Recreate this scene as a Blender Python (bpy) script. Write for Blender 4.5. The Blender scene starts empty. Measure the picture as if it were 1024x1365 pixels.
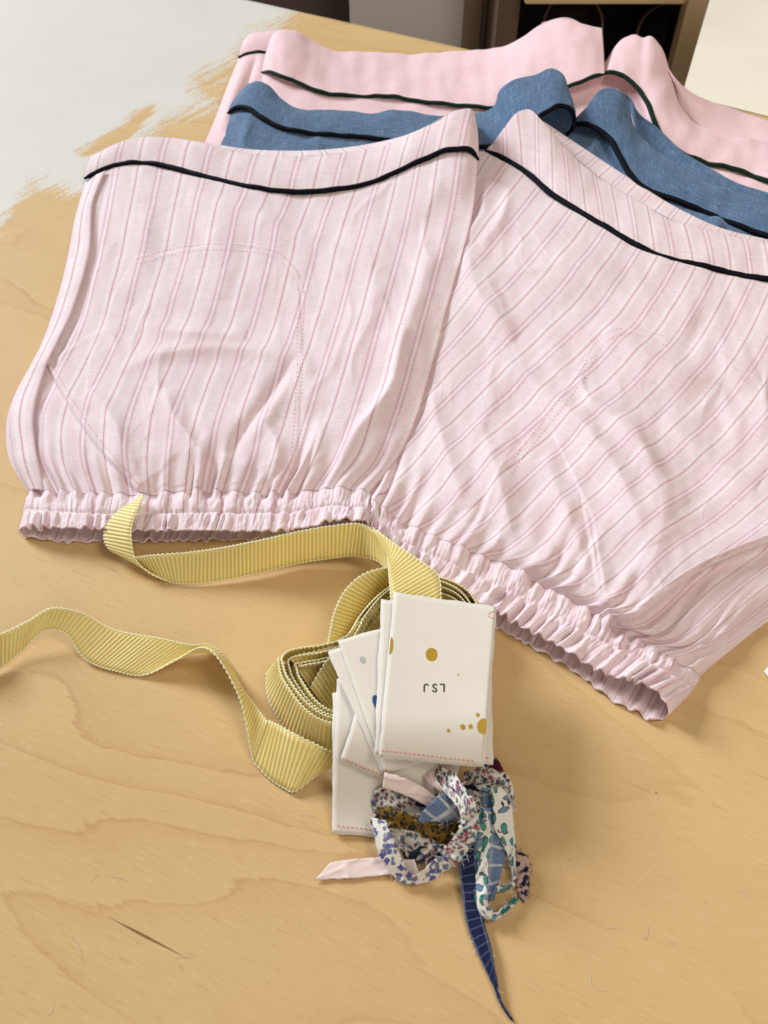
import bpy, bmesh, math, random
import numpy as np
from mathutils import Vector

# ------------------------------------------------------------------ camera, world, lamps, exposure
SC = bpy.context.scene
COL = SC.collection
H, FPX, TILT = 0.38, 1100.0, 40.0          # camera height above the table, focal length in photo pixels, tilt from straight down

cam_d = bpy.data.cameras.new('camera')
cam = bpy.data.objects.new('camera', cam_d); COL.objects.link(cam)
cam.location = (0, 0, H); cam.rotation_euler = (math.radians(TILT), 0, 0)
cam_d.sensor_fit = 'VERTICAL'; cam_d.sensor_height = 36; cam_d.lens = FPX / 1365 * 36
cam_d.clip_start = 0.01; cam_d.clip_end = 60
cam_d.dof.use_dof = True; cam_d.dof.focus_distance = 0.50; cam_d.dof.aperture_fstop = 14
SC.camera = cam

w = bpy.data.worlds.new('World'); SC.world = w; w.use_nodes = True
w.node_tree.nodes['Background'].inputs[0].default_value = (1.0, 0.83, 0.66, 1)
w.node_tree.nodes['Background'].inputs[1].default_value = 0.22

def area(name, loc, target, size, power, col):
    d = bpy.data.lights.new(name, 'AREA'); d.shape = 'RECTANGLE'; d.size, d.size_y = size
    d.energy = power; d.color = col
    o = bpy.data.objects.new(name, d); COL.objects.link(o); o.location = loc
    o.rotation_euler = (Vector(target) - Vector(loc)).to_track_quat('-Z', 'Y').to_euler()
    return o
area('window_light', (-4.0, 3.7, 2.55), (0.1, 0.5, 0), (1.7, 1.7), 610, (0.87, 0.935, 1.0))
area('room_light', (0.7, -1.5, 1.15), (0.2, 1.3, -0.2), (2.0, 1.4), 18, (1.0, 0.91, 0.81))
area('shelf_fill_light', (0.7, 0.2, 1.35), (0.62, 1.7, -0.35), (0.7, 0.7), 14, (1.0, 0.9, 0.78))  # added fill to brighten the shelf and door beyond the table, no known fixture

SC.view_settings.view_transform = 'Standard'; SC.view_settings.look = 'None'
SC.view_settings.exposure = -0.42; SC.view_settings.gamma = 1.0; SC.view_settings.use_curve_mapping = False
SC.render.engine = 'CYCLES'
SC.render.resolution_x, SC.render.resolution_y = 768, 1024

# ------------------------------------------------------------------ helpers
rng = np.random.default_rng(7)
random.seed(7)
CT, ST = math.cos(math.radians(TILT)), math.sin(math.radians(TILT))

def P(px, py, z):
    """where the sight line of a photo pixel meets the height z (metres, table top = 0)"""
    px, py, z = np.asarray(px, float), np.asarray(py, float), np.asarray(z, float)
    x = (px - 512) / FPX; y = -(py - 682.5) / FPX
    dy = y * CT + ST; dz = y * ST - CT
    t = (z - H) / dz
    return np.stack([x * t, dy * t, z + 0 * t], -1)

def PY(px, py, Y):
    x = (px - 512) / FPX; y = -(py - 682.5) / FPX
    dy = y * CT + ST; dz = y * ST - CT
    t = Y / dy
    return np.array([x * t, Y, H + dz * t])

def topix(v):
    v = np.asarray(v, float)
    x, y, z = v[..., 0], v[..., 1], v[..., 2] - H
    cy = y * CT + z * ST; cz = -y * ST + z * CT
    return np.stack([512 + FPX * x / -cz, 682.5 - FPX * cy / -cz], -1)

def lin(r, g, b):
    f = lambda c: (c / 255 / 12.92) if c / 255 <= 0.04045 else ((c / 255 + 0.055) / 1.055) ** 2.4
    return (f(r), f(g), f(b), 1)

def hermite(t, p, x):
    """smooth curve through p (K,...) at knots t, evaluated at x"""
    t = np.asarray(t, float); p = np.asarray(p, float); x = np.asarray(x, float)
    k = len(t)
    if k == 2:
        f = ((x - t[0]) / (t[1] - t[0])).reshape((-1,) + (1,) * (p.ndim - 1)); return p[0] * (1 - f) + p[1] * f
    d = (p[1:] - p[:-1]) / (t[1:] - t[:-1]).reshape((-1,) + (1,) * (p.ndim - 1))
    m = np.empty_like(p); m[0] = d[0]; m[-1] = d[-1]
    h = (t[1:] - t[:-1])
    wgt = (h[1:] / (h[1:] + h[:-1])).reshape((-1,) + (1,) * (p.ndim - 1))
    m[1:-1] = d[:-1] * wgt + d[1:] * (1 - wgt)
    i = np.clip(np.searchsorted(t, x, side='right') - 1, 0, k - 2)
    hh = h[i]; s = (x - t[i]) / hh
    sh = (-1,) + (1,) * (p.ndim - 1)
    s = s.reshape(sh); hh = hh.reshape(sh)
    return ((2*s**3 - 3*s**2 + 1) * p[i] + (s**3 - 2*s**2 + s) * hh * m[i] + (-2*s**3 + 3*s**2) * p[i+1] + (s**3 - s**2) * hh * m[i+1])

def curve(pts, n):
    pts = np.asarray(pts, float)
    d = np.linalg.norm(np.diff(pts[:, :2], axis=0), axis=1) + 1e-6
    t = np.concatenate([[0], np.cumsum(d)])
    t /= t[-1]
    q = hermite(t, pts, np.linspace(0, 1, max(n * 2, 60)))
    d = np.linalg.norm(np.diff(q[:, :2], axis=0), axis=1) + 1e-9
    s = np.concatenate([[0], np.cumsum(d)]); s /= s[-1]
    x = np.linspace(0, 1, n)
    return np.stack([np.interp(x, s, q[:, j]) for j in range(q.shape[1])], -1)

_perm = rng.permutation(512); _grad = rng.normal(size=(512, 2)); _grad /= np.linalg.norm(_grad, axis=1)[:, None]
def noise(x, y, seed=0):
    x = np.asarray(x, float) + seed * 17.31; y = np.asarray(y, float) + seed * 5.77
    xi, yi = np.floor(x).astype(int), np.floor(y).astype(int); xf, yf = x - xi, y - yi
    def g(a, b):
        hsh = _perm[(_perm[a & 511] + b) & 511]; gr = _grad[hsh]
        return gr[..., 0] * (x - a) + gr[..., 1] * (y - b)
    u, v = xf*xf*xf*(xf*(xf*6-15)+10), yf*yf*yf*(yf*(yf*6-15)+10)
    a = g(xi, yi) * (1-u) + g(xi+1, yi) * u; b = g(xi, yi+1) * (1-u) + g(xi+1, yi+1) * u
    return (a * (1-v) + b * v) * 1.5

def polydist(px, py, poly):
    """distance to a polyline, the side (sign) and how far along (0..1)"""
    poly = np.asarray(poly, float)[:, :2]
    best = np.full(px.shape, 1e9); side = np.zeros(px.shape); al = np.zeros(px.shape)
    L = np.concatenate([[0], np.cumsum(np.linalg.norm(np.diff(poly, axis=0), axis=1))])
    for i in range(len(poly) - 1):
        a, b = poly[i], poly[i+1]; d = b - a; l2 = d @ d
        t = np.clip(((px - a[0]) * d[0] + (py - a[1]) * d[1]) / l2, 0, 1)
        dx, dy = px - a[0] - t * d[0], py - a[1] - t * d[1]
        q = np.hypot(dx, dy); m = q < best
        best = np.where(m, q, best); side = np.where(m, np.sign(d[0] * dy - d[1] * dx), side)
        al = np.where(m, (L[i] + t * (L[i+1] - L[i])) / L[-1], al)
    return best, side, al

def sstep(a, b, x):
    t = np.clip((x - a) / (b - a), 0, 1); return t * t * (3 - 2 * t)

def folds(px, py, lst):
    """lst of (polyline, height mm, width px, sharper side factor)"""
    z = np.zeros(px.shape)
    for poly, amp, wd, asym in lst:
        poly = curve(np.asarray(poly, float), 14)
        d, s, a = polydist(px, py, poly)
        ww = np.where(s > 0, wd * asym, wd) * 0.9
        z += 1.5 * amp * 1e-3 * np.exp(-(d / ww) ** 1.6) * np.clip(np.sin(np.pi * np.clip(a, 0.0, 1.0)) ** 0.6 + 0.0, 0, 1)
    return z

def link(o, parent=None):
    COL.objects.link(o)
    if parent is not None: o.parent = parent
    return o

def tag(o, label, cat, group=None):
    o['label'] = label; o['category'] = cat
    if group: o['group'] = group
    return o

def thing(name, label, cat, loc=(0, 0, 0), group=None):
    o = bpy.data.objects.new(name, None); o.empty_display_size = 0.02; link(o); o.location = loc
    return tag(o, label, cat, group)

def mesh_obj(name, verts, faces, mat, parent=None, uv=None, smooth=True, solid=0):
    """verts world space; parents keep identity rotation so only their location is taken off"""
    verts = np.asarray(verts, float)
    if parent is not None:
        off = np.array(parent.location); q = parent.parent
        while q is not None: off = off + np.array(q.location); q = q.parent
        verts = verts - off
    faces = np.asarray(faces) if not isinstance(faces, list) else faces
    me = bpy.data.meshes.new(name)
    if isinstance(faces, list):
        me.from_pydata([tuple(v) for v in verts], [], faces)
    else:
        nf, k = faces.shape
        me.vertices.add(len(verts)); me.vertices.foreach_set('co', verts.ravel())
        me.loops.add(nf * k); me.loops.foreach_set('vertex_index', faces.ravel().astype(np.int32))
        me.polygons.add(nf); me.polygons.foreach_set('loop_start', np.arange(0, nf * k, k, dtype=np.int32))
        me.update(calc_edges=True); me.validate()
    if uv is not None:
        lay = me.uv_layers.new(name='UVMap')
        li = np.empty(len(me.loops), dtype=np.int32); me.loops.foreach_get('vertex_index', li)
        lay.data.foreach_set('uv', np.asarray(uv, float)[li].ravel())
    if smooth: me.polygons.foreach_set('use_smooth', np.ones(len(me.polygons), bool))
    me.materials.append(mat)
    o = bpy.data.objects.new(name, me); link(o, parent)
    if solid:
        m = o.modifiers.new('thick', 'SOLIDIFY'); m.thickness = solid; m.offset = 0
    return o

def grid_faces(nv, nu, closed=False):
    i = np.arange(nv - 1)[:, None] * nu; j = np.arange(nu - 1)[None, :]
    a = (i + j).ravel()
    return np.stack([a, a + nu, a + nu + 1, a + 1], -1)

def box(name, lo, hi, mat, parent=None, bevel=0.0):
    bm = bmesh.new(); bmesh.ops.create_cube(bm, size=1)
    lo, hi = np.array(lo, float), np.array(hi, float)
    for v in bm.verts: v.co = Vector((lo + hi) / 2) + Vector(np.array(v.co) * (hi - lo))
    if bevel: bmesh.ops.bevel(bm, geom=bm.edges[:], offset=bevel, segments=2, affect='EDGES', profile=0.6)
    vs = np.array([v.co[:] for v in bm.verts]); bm.verts.index_update()
    fs = [[v.index for v in f.verts] for f in bm.faces]; bm.free()
    return mesh_obj(name, vs, fs, mat, parent, smooth=False)

def tube(pts, r, sides=8, flat=1.0):
    pts = np.asarray(pts, float); n = len(pts); r = np.broadcast_to(np.asarray(r, float), (n,))
    tg = np.gradient(pts, axis=0); tg /= np.linalg.norm(tg, axis=1)[:, None] + 1e-12
    up = np.array([0, 0, 1.0]); sd = np.cross(tg, up)
    l = np.linalg.norm(sd, axis=1)[:, None]; sd = np.where(l < 1e-4, [1.0, 0, 0], sd / (l + 1e-12)); nn = np.cross(sd, tg)
    a = np.linspace(0, 2 * np.pi, sides, endpoint=False)
    v = pts[:, None] + r[:, None, None] * (np.cos(a)[None, :, None] * sd[:, None] + flat * np.sin(a)[None, :, None] * nn[:, None])
    f = []
    i = np.arange(n - 1)[:, None] * sides; j = np.arange(sides)[None, :]; j2 = (j + 1) % sides
    f = np.stack([(i + j).ravel(), (i + j2).ravel(), (i + sides + j2).ravel(), (i + sides + j).ravel()], -1)
    return v.reshape(-1, 3), f

def joined(parts):
    vs, fs, o = [], [], 0
    for v, f in parts:
        vs.append(v); fs.append(np.asarray(f) + o); o += len(v)
    return np.concatenate(vs), np.concatenate(fs)

# ------------------------------------------------------------------ material helpers
class NT:
    def __init__(s, name):
        s.m = bpy.data.materials.new(name); s.m.use_nodes = True; s.t = s.m.node_tree
        s.t.nodes.clear(); s.out = s.t.nodes.new('ShaderNodeOutputMaterial')
    def n(s, typ, props=None, **ins):
        nd = s.t.nodes.new('ShaderNode' + typ)
        for k, v in (props or {}).items(): setattr(nd, k, v)
        for k, v in ins.items():
            sock = nd.inputs[int(k[1:])] if k[0] == 'i' and k[1:].isdigit() else nd.inputs[k.replace('_', ' ')]
            if isinstance(v, bpy.types.NodeSocket): s.t.links.new(v, sock)
            else: sock.default_value = v
        return nd
    def M(s, op, a, b=0.0, c=0.0, clamp=False):
        return s.n('Math', {'operation': op, 'use_clamp': clamp}, i0=a, i1=b, i2=c).outputs[0]
    def VM(s, op, a, b):
        return s.n('VectorMath', {'operation': op}, i0=a, i1=b).outputs[0]
    def mix(s, f, a, b, mode='MIX'):
        nd = s.t.nodes.new('ShaderNodeMix'); nd.data_type = 'RGBA'; nd.blend_type = mode
        for i, v in ((0, f), (6, a), (7, b)):
            if isinstance(v, bpy.types.NodeSocket): s.t.links.new(v, nd.inputs[i])
            else: nd.inputs[i].default_value = v
        return nd.outputs[2]
    def ramp(s, f, stops, interp='LINEAR'):
        nd = s.n('ValToRGB', None, Fac=f); r = nd.color_ramp; r.interpolation = interp
        while len(r.elements) < len(stops): r.elements.new(0.5)
        for e, (p, c) in zip(r.elements, stops):
            e.position = p; e.color = c if isinstance(c, tuple) else (c, c, c, 1)
        return nd.outputs[0]
    def range(s, v, a, b, c=0.0, d=1.0):
        return s.n('MapRange', {'interpolation_type': 'SMOOTHSTEP'}, i0=v, i1=a, i2=b, i3=c, i4=d).outputs[0]
    def noise(s, vec, scale=1.0, detail=2.0, rough=0.5, dist=0.0):
        return s.n('TexNoise', None, Vector=vec, Scale=scale, Detail=detail, Roughness=rough, Distortion=dist).outputs[0]
    def bump(s, h, strength=0.3, dist=0.001, normal=None):
        kw = dict(Height=h, Strength=strength, Distance=dist)
        if normal is not None: kw['Normal'] = normal
        return s.n('Bump', None, **kw).outputs[0]
    def fin(s, color, rough=0.8, normal=None, translucent=0.0, sheen=0.0, **kw):
        b = s.n('BsdfPrincipled', None, Base_Color=color, Roughness=rough)
        if sheen: b.inputs['Sheen Weight'].default_value = sheen; b.inputs['Sheen Roughness'].default_value = 0.5
        for k, v in kw.items():
            k = k.replace('_', ' ')
            if isinstance(v, bpy.types.NodeSocket): s.t.links.new(v, b.inputs[k])
            else: b.inputs[k].default_value = v
        if normal is not None: s.t.links.new(normal, b.inputs['Normal'])
        o = b.outputs[0]
        if translucent:
            t = s.n('BsdfTranslucent'); 
            if isinstance(color, bpy.types.NodeSocket): s.t.links.new(color, t.inputs[0])
            else: t.inputs[0].default_value = color
            o = s.n('MixShader', None, i0=translucent, i1=o, i2=t.outputs[0]).outputs[0]
        s.t.links.new(o, s.out.inputs[0]); return s.m

def plain(name, col, rough=0.7, noise_amt=0.06, scale=60.0, **kw):
    m = NT(name); g = m.n('TexCoord').outputs['Object']
    f = m.noise(g, scale, 3)
    c2 = tuple(min(1, x * (1 + noise_amt * 2)) for x in col[:3]) + (1,); c1 = tuple(x * (1 - noise_amt * 2) for x in col[:3]) + (1,)
    return m.fin(m.mix(f, c1, c2), rough, m.bump(f, 0.1, 0.001), **kw)

# ------------------------------------------------------------------ table wood with patchy white paint
PAINT = [(-700, -400), (408, -60), (395, 12), (372, 35), (338, 55), (318, 78), (292, 92), (262, 106), (268, 128), (288, 140), (262, 148), (222, 160),
         (198, 180), (172, 202), (140, 230), (120, 256), (97, 256), (44, 246), (24, 274), (0, 300), (-200, 420), (-700, 600)]
BARE = [[(206, 136), (184, 148), (160, 168), (120, 192), (98, 204), (112, 208), (138, 204), (165, 198), (184, 176), (204, 152)],
        [(22, 268), (60, 262), (95, 275), (95, 330), (20, 330), (5, 300)]]
def inside(px, py, poly):
    r = np.zeros(px.shape, bool); n = len(poly)
    for i in range(n):
        (x0, y0), (x1, y1) = poly[i], poly[(i+1) % n]
        c = ((y0 > py) != (y1 > py)) & (px < (x1 - x0) * (py - y0) / (y1 - y0 + 1e-12) + x0)
        r ^= c
    return r
def sdf(px, py, poly):
    d, _, _ = polydist(px, py, list(poly) + [poly[0]])
    return np.where(inside(px, py, poly), d, -d)

def wood_mat(paint):
    m = NT('birch_plywood')
    g = m.n('TexCoord').outputs['Object']
    r = m.n('Mapping', None, Vector=g, Rotation=(0, 0, math.radians(24))).outputs[0]
    warp = m.n('TexNoise', None, Vector=r, Scale=5.0, Detail=2.0).outputs[1]
    rw = m.VM('ADD', r, m.VM('SCALE', m.VM('SUBTRACT', warp, (0.5, 0.5, 0.5)), (0, 0, 0)))
    sc = m.t.nodes[-2] if False else None
    v1 = m.VM('MULTIPLY', r, (1.7, 4.6, 1))
    n1 = m.noise(v1, 1.55, 2.2, 0.45, 0.5)
    fine = m.noise(m.VM('MULTIPLY', r, (30, 90, 1)), 2.0, 3, 0.6)
    t = m.M('FRACT', m.M('ADD', m.M('MULTIPLY', n1, 8.0), m.M('MULTIPLY', fine, 0.20)))
    ring = m.ramp(t, [(0.0, 0.0), (0.025, 1.0), (0.07, 0.45), (0.30, 0.16), (1.0, 0.0)])
    brk = m.noise(r, 9.0, 2)
    ring = m.M('MULTIPLY', ring, m.range(brk, 0.32, 0.62))
    base = m.mix(m.noise(m.VM('MULTIPLY', r, (2.2, 5, 1)), 1.6, 3), lin(202, 168, 114), lin(216, 186, 135))
    col = m.mix(m.M('MULTIPLY', ring, 0.46), base, lin(172, 128, 76))
    fib = m.noise(m.VM('MULTIPLY', r, (60, 520, 1)), 1.5, 4, 0.7)
    col = m.mix(m.range(fib, 0.54, 0.72, 0, 0.36), col, lin(176, 136, 84))
    col = m.mix(m.range(fib, 0.45, 0.28, 0, 0.30), col, lin(232, 206, 160))
    flk = m.noise(m.VM('MULTIPLY', r, (50, 520, 1)), 1.0, 1, 0.4)
    msk = m.noise(r, 13.0, 1)
    col = m.mix(m.M('MULTIPLY', m.range(flk, 0.68, 0.76), m.range(msk, 0.56, 0.70, 0, 0.34)), col, lin(150, 104, 56))
    vor = m.n('TexVoronoi', None, Vector=g, Scale=26.0)
    col = m.mix(m.range(vor.outputs['Distance'], 0.022, 0.012, 0, 0.55), col, lin(112, 76, 44))
    # hairline scratches across the grain
    r2 = m.n('Mapping', None, Vector=g, Rotation=(0, 0, math.radians(-38))).outputs[0]
    s2 = m.noise(m.VM('MULTIPLY', r2, (9.0, 640, 1)), 1.0, 0)
    col = m.mix(m.M('MULTIPLY', m.range(s2, 0.80, 0.81), m.range(m.noise(g, 17.0, 1), 0.55, 0.66, 0, 0.18)), col, lin(236, 212, 170))
    # the dark split in the veneer
    sep = m.n('SeparateXYZ', None, Vector=g)
    a, b = P(138, 1219, 0), P(262, 1284, 0)
    d = (b - a)[:2]; L = np.hypot(*d); d = d / L
    al = m.M('ADD', m.M('MULTIPLY', sep.outputs[0], d[0]), m.M('SUBTRACT', m.M('MULTIPLY', sep.outputs[1], d[1]), float(a[0]*d[0] + a[1]*d[1])))
    ac = m.M('ABSOLUTE', m.M('ADD', m.M('MULTIPLY', sep.outputs[0], -d[1]), m.M('SUBTRACT', m.M('MULTIPLY', sep.outputs[1], d[0]), float(-a[0]*d[1] + a[1]*d[0]))))
    wd = m.M('MULTIPLY', m.range(al, 0, L * .4), m.M('MULTIPLY', m.range(al, L, L * .45), 0.00055))
    col = m.mix(m.M('MULTIPLY', m.M('LESS_THAN', ac, wd), 0.75), col, lin(84, 48, 36))
    col = m.mix(m.range(m.noise(r, 5.0, 2), 0.42, 0.66, 0, 0.35), col, lin(212, 172, 124)); rough = 0.62
    h = m.M('ADD', m.M('MULTIPLY', fib, 0.4), m.M('MULTIPLY', ring, -0.2))
    if paint:
        at = m.n('Attribute', {'attribute_name': 'paint'}).outputs['Fac']
        rp = m.n('Mapping', None, Vector=g, Rotation=(0, 0, math.radians(-57))).outputs[0]
        br = m.noise(m.VM('MULTIPLY', rp, (22, 170, 1)), 1.0, 4, 0.65)
        br2 = m.noise(m.VM('MULTIPLY', g, (700, 700, 1)), 1.0, 2)
        edge = m.M('ADD', at, m.M('ADD', m.M('MULTIPLY', m.M('SUBTRACT', br, 0.5), 64), m.M('MULTIPLY', m.M('SUBTRACT', br2, 0.5), 60)))
        msk = m.range(edge, -9, 9)
        pc = m.mix(m.noise(g, 14, 3), lin(211, 208, 199), lin(220, 217, 209))
        pc = m.mix(m.range(m.noise(m.VM('MULTIPLY', rp, (60, 600, 1)), 1.0, 3), 0.6, 0.8, 0, 0.25), pc, lin(180, 178, 168))
        spk = m.n('TexVoronoi', None, Vector=g, Scale=48.0).outputs['Distance']
        pc = m.mix(m.range(spk, 0.03, 0.015, 0, 0.5), pc, lin(150, 145, 135))
        col = m.mix(msk, col, pc)
        h = m.M('ADD', h, m.M('MULTIPLY', msk, m.M('ADD', 0.8, m.M('MULTIPLY', br, 0.8))))
    return m.fin(col, rough, m.bump(h, 0.22, 0.0006), Specular_IOR_Level=0.22)

far0, far1 = P(330, 0, 0), P(1023, 155, 0)
dv = (far1 - far0) / np.linalg.norm(far1 - far0)
table = thing('worktable', 'pale birch plywood worktable with patchy white paint on one side, carrying everything', 'table', (0, 0, -0.75))
def build_table():
    # top sheet as a grid in table axes: along the far edge (dv) and across it towards the viewer (nv)
    nvv = np.array([dv[1], -dv[0], 0]); nvv = nvv if nvv[1] < 0 else -nvv
    s = np.linspace(-0.75, 1.35, 300); t = np.linspace(0, 1.75, 250)
    T, S = np.meshgrid(t, s, indexing='ij')
    V = far0[None, None] + S[..., None] * dv + T[..., None] * nvv
    V[..., 2] = 0
    nv_, nu_ = V.shape[:2]
    pv = V.reshape(-1, 3)
    ymin = pv[:, 1] > 0.12
    pix = np.where(ymin[:, None], topix(np.where(ymin[:, None], pv, [0, 0.5, 0])), [900.0, 1300.0])
    pd = sdf(pix[:, 0], pix[:, 1], PAINT)
    for b in BARE: pd = np.minimum(pd, -3.0 * sdf(pix[:, 0], pix[:, 1], b))
    dry = sdf(pix[:, 0], pix[:, 1], [(330, 30), (300, 80), (240, 110), (262, 140), (330, 100), (400, 40)])
    pd = np.where(dry > 0, np.maximum(np.minimum(pd, 6), -8), pd)
    pd = np.clip(pd, -60, 60)
    F = grid_faces(nv_, nu_)
    # skirt and underside so that the top is a 24 mm board
    border = np.concatenate([np.arange(nu_), np.arange(1, nv_) * nu_ + nu_ - 1, (nv_ - 1) * nu_ + np.arange(nu_ - 2, -1, -1), np.arange(nv_ - 2, 0, -1) * nu_])
    low = pv[border].copy(); low[:, 2] = -0.024
    n0 = len(pv); k = len(border); q = np.arange(k)
    F2 = np.stack([border, border[(q + 1) % k], n0 + (q + 1) % k, n0 + q], -1)
    corners = [0, nu_ - 1, nu_ - 1 + nv_ - 1, 2 * (nu_ - 1) + nv_ - 1]
    F3 = np.array([[n0 + c for c in corners]])
    allv = np.concatenate([pv, low]); allp = np.concatenate([pd, np.full(k, -60)])
    o = mesh_obj('tabletop', allv, np.concatenate([F, F2, F3]), wood_mat(True), table, smooth=False)
    a = o.data.attributes.new('paint', 'FLOAT', 'POINT'); a.data.foreach_set('value', allp)
    for (i, j) in ((.12, .12), (.12, 1.63), (1.9, .12), (1.9, 1.63)):
        c = far0 + (i - 0.65) * dv + j * nvv
        box('leg', (c[0] - .03, c[1] - .03, -0.75), (c[0] + .03, c[1] + .03, -0.0245), LEGM, table, 0.003)
LEGM = plain('pine_leg', lin(190, 150, 100), 0.6)
build_table()

# ------------------------------------------------------------------ background: floor, wall, cupboard things beyond the table
FLOORM = plain('grey_floor', lin(96, 88, 80), 0.7, 0.05, 12)
fl = box('floor', (-3, -2, -0.80), (3.2, 3.2, -0.7505), FLOORM); fl['kind'] = 'structure'
WALLM = plain('plaster_wall', lin(178, 172, 164), 0.9, 0.03, 5)
wl = box('wall', (-3, 2.6, -0.7495), (3.2, 2.7, 0.55), WALLM); wl['kind'] = 'structure'

def px_box(name, x0, x1, Y, depth, mat, parent=None, z0=-0.745, z1=0.32, ref=40):
    a, b = PY(x0, ref, Y), PY(x1, ref, Y)
    return box(name, (a[0], Y, z0), (b[0], Y + depth, z1), mat, parent, 0.002)

GREYP = plain('grey_door_paint', lin(214, 210, 208), 0.6, 0.04, 8)
BRN = plain('brown_wood', lin(104, 80, 62), 0.6, 0.08, 30)
TAUPE = plain('taupe_wood', lin(158, 134, 112), 0.6, 0.05, 30)
DARK = plain('dark_cupboard', lin(44, 36, 34), 0.6, 0.08, 20)
PINE = plain('pale_pine', lin(216, 184, 142), 0.55, 0.05, 40)
CREAM = plain('cream_board', lin(240, 234, 216), 0.45, 0.06, 7)

t = tag(px_box('wardrobe', 300, 466, 1.75, 0.3, plain('umber_wood', lin(92, 80, 74), 0.6, 0.1, 14)), 'dark brown cupboard side beyond the far table edge, left of grey panel', 'cupboard')
t = thing('cupboard_door', 'pale grey flat cupboard door beyond the far edge of the table', 'door', (0.1, 1.62, -0.75))
px_box('door_panel', 467, 617, 1.62, 0.03, GREYP, t); px_box('edge_strip', 617.5, 641, 1.615, 0.04, TAUPE, t)
px_box('back_strip', 641.5, 660, 1.64, 0.04, plain('beige_strip', lin(178, 160, 140), .6), t)
sh = thing('shelf_unit', 'dark open shelf unit with pale pine edges holding two dark pots', 'shelf', (0.5, 1.5, -0.75))
px_box('side_panel', 661, 690, 1.48, 0.30, BRN, sh)
px_box('face_frame', 908, 934, 1.44, 0.03, PINE, sh); px_box('side_panel', 911, 930, 1.471, 0.32, DARK, sh)
a, b = PY(690.5, 40, 1.5), PY(907.5, 40, 1.5)
box('back_panel', (a[0], 1.80, -0.745), (b[0], 1.815, 0.32), DARK, sh)
zt = PY(860, 6, 1.45)[2]
box('shelf_board', (a[0], 1.452, zt), (b[0] - .002, 1.798, zt + 0.02), PINE, sh, 0.001)
box('shelf_board', (a[0], 1.455, zt - 0.30), (b[0] - .002, 1.798, zt - 0.28), DARK, sh, 0.001)
def pot(px, py, rpx, label):
    Y = 1.50
    c = PY(px, py, Y); r = rpx / FPX * Y / (math.cos(math.radians(31)) * 0.95) * 1.0
    r *= 0.93
    o = thing('pot', label, 'pot', (c[0], Y, zt - 0.28), 'dark pots in the shelf unit')
    # mouth towards the room: a lathe about a tilted axis
    prof = [(1.0, 0.0), (1.04, -0.02), (1.02, -0.10), (0.98, -0.40), (0.86, -0.9), (0.6, -1.25), (0.0, -1.3)]
    inn = [(0.95, 0.0), (0.92, -0.04), (0.90, -0.35), (0.78, -0.85), (0.0, -1.15)]
    ax = Vector((0.0, -0.80, 0.60)).normalized(); e1 = Vector((1, 0, 0)); e2 = ax.cross(e1)
    def lathe(pr):
        n = 40; ang = np.linspace(0, 2 * np.pi, n, endpoint=False); V = []
        for (rr, hh) in pr:
            for q in ang: V.append(np.array(c) + r * (rr * (math.cos(q) * np.array(e1) + math.sin(q) * np.array(e2)) + hh * np.array(ax)))
        F = [[i * n + j, i * n + (j + 1) % n, (i + 1) * n + (j + 1) % n, (i + 1) * n + j] for i in range(len(pr) - 1) for j in range(n)]
        return np.array(V), np.array(F)
    pm = plain('dark_glaze', lin(84, 66, 62), 0.35, 0.1, 30)
    v, f = lathe(prof); mesh_obj('body', v, f, pm, o)
    v, f = lathe(inn); mesh_obj('inside', v, f, plain('dark_inside', lin(40, 34, 34), 0.6), o)
    v, f = lathe([(1.0, 0.0), (1.01, 0.025), (0.975, 0.035), (0.95, 0.0)]); mesh_obj('rim', v, f, plain('brown_rim', lin(124, 98, 90), 0.4), o)
pot(764, 34, 32, 'dark brown round pot in shelf, half hidden behind the left pink peak')
pot(889, 50, 33, 'dark brown round pot at shelf right end beside pale pine upright')
cb = thing('cream_bench', 'cream painted bench top beyond the far right edge of the table', 'bench', (0.8, 1.2, -0.75))
zb = -0.012
q0, q1 = P(910, 124, zb), P(946, 0, zb); dd = (q1 - q0) / np.linalg.norm(q1 - q0)
q1 = q0 + dd * 0.46; nn = np.array([dd[1], -dd[0], 0])
e0 = q0 - dd * 0.004
vt = np.array([e0, q1, q1 + nn * 0.7, P(1150, 186, zb)]); vt = np.concatenate([vt, vt - [0, 0, 0.03]])
mesh_obj('bench_top', vt, [[0, 1, 2, 3], [7, 6, 5, 4], [0, 4, 5, 1], [1, 5, 6, 2], [2, 6, 7, 3], [3, 7, 4, 0]], CREAM, cb, smooth=False)
for c in (q0 + dd * .1 + nn * .06, q1 - dd * .06 + nn * .06, q1 - dd * .06 + nn * .6):
    box('leg', (c[0] - .02, c[1] - .02, -0.75), (c[0] + .02, c[1] + .02, zb - 0.0305), CREAM, cb, 0.002)

# ------------------------------------------------------------------ fabrics
def weave(m, uvv, su, sv):
    a = m.noise(m.VM('MULTIPLY', uvv, (su, sv * 0.05, 1)), 1.0, 2, 0.6)
    b = m.noise(m.VM('MULTIPLY', uvv, (su * 0.05, sv, 1)), 1.0, 2, 0.6)
    return a, b

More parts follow.
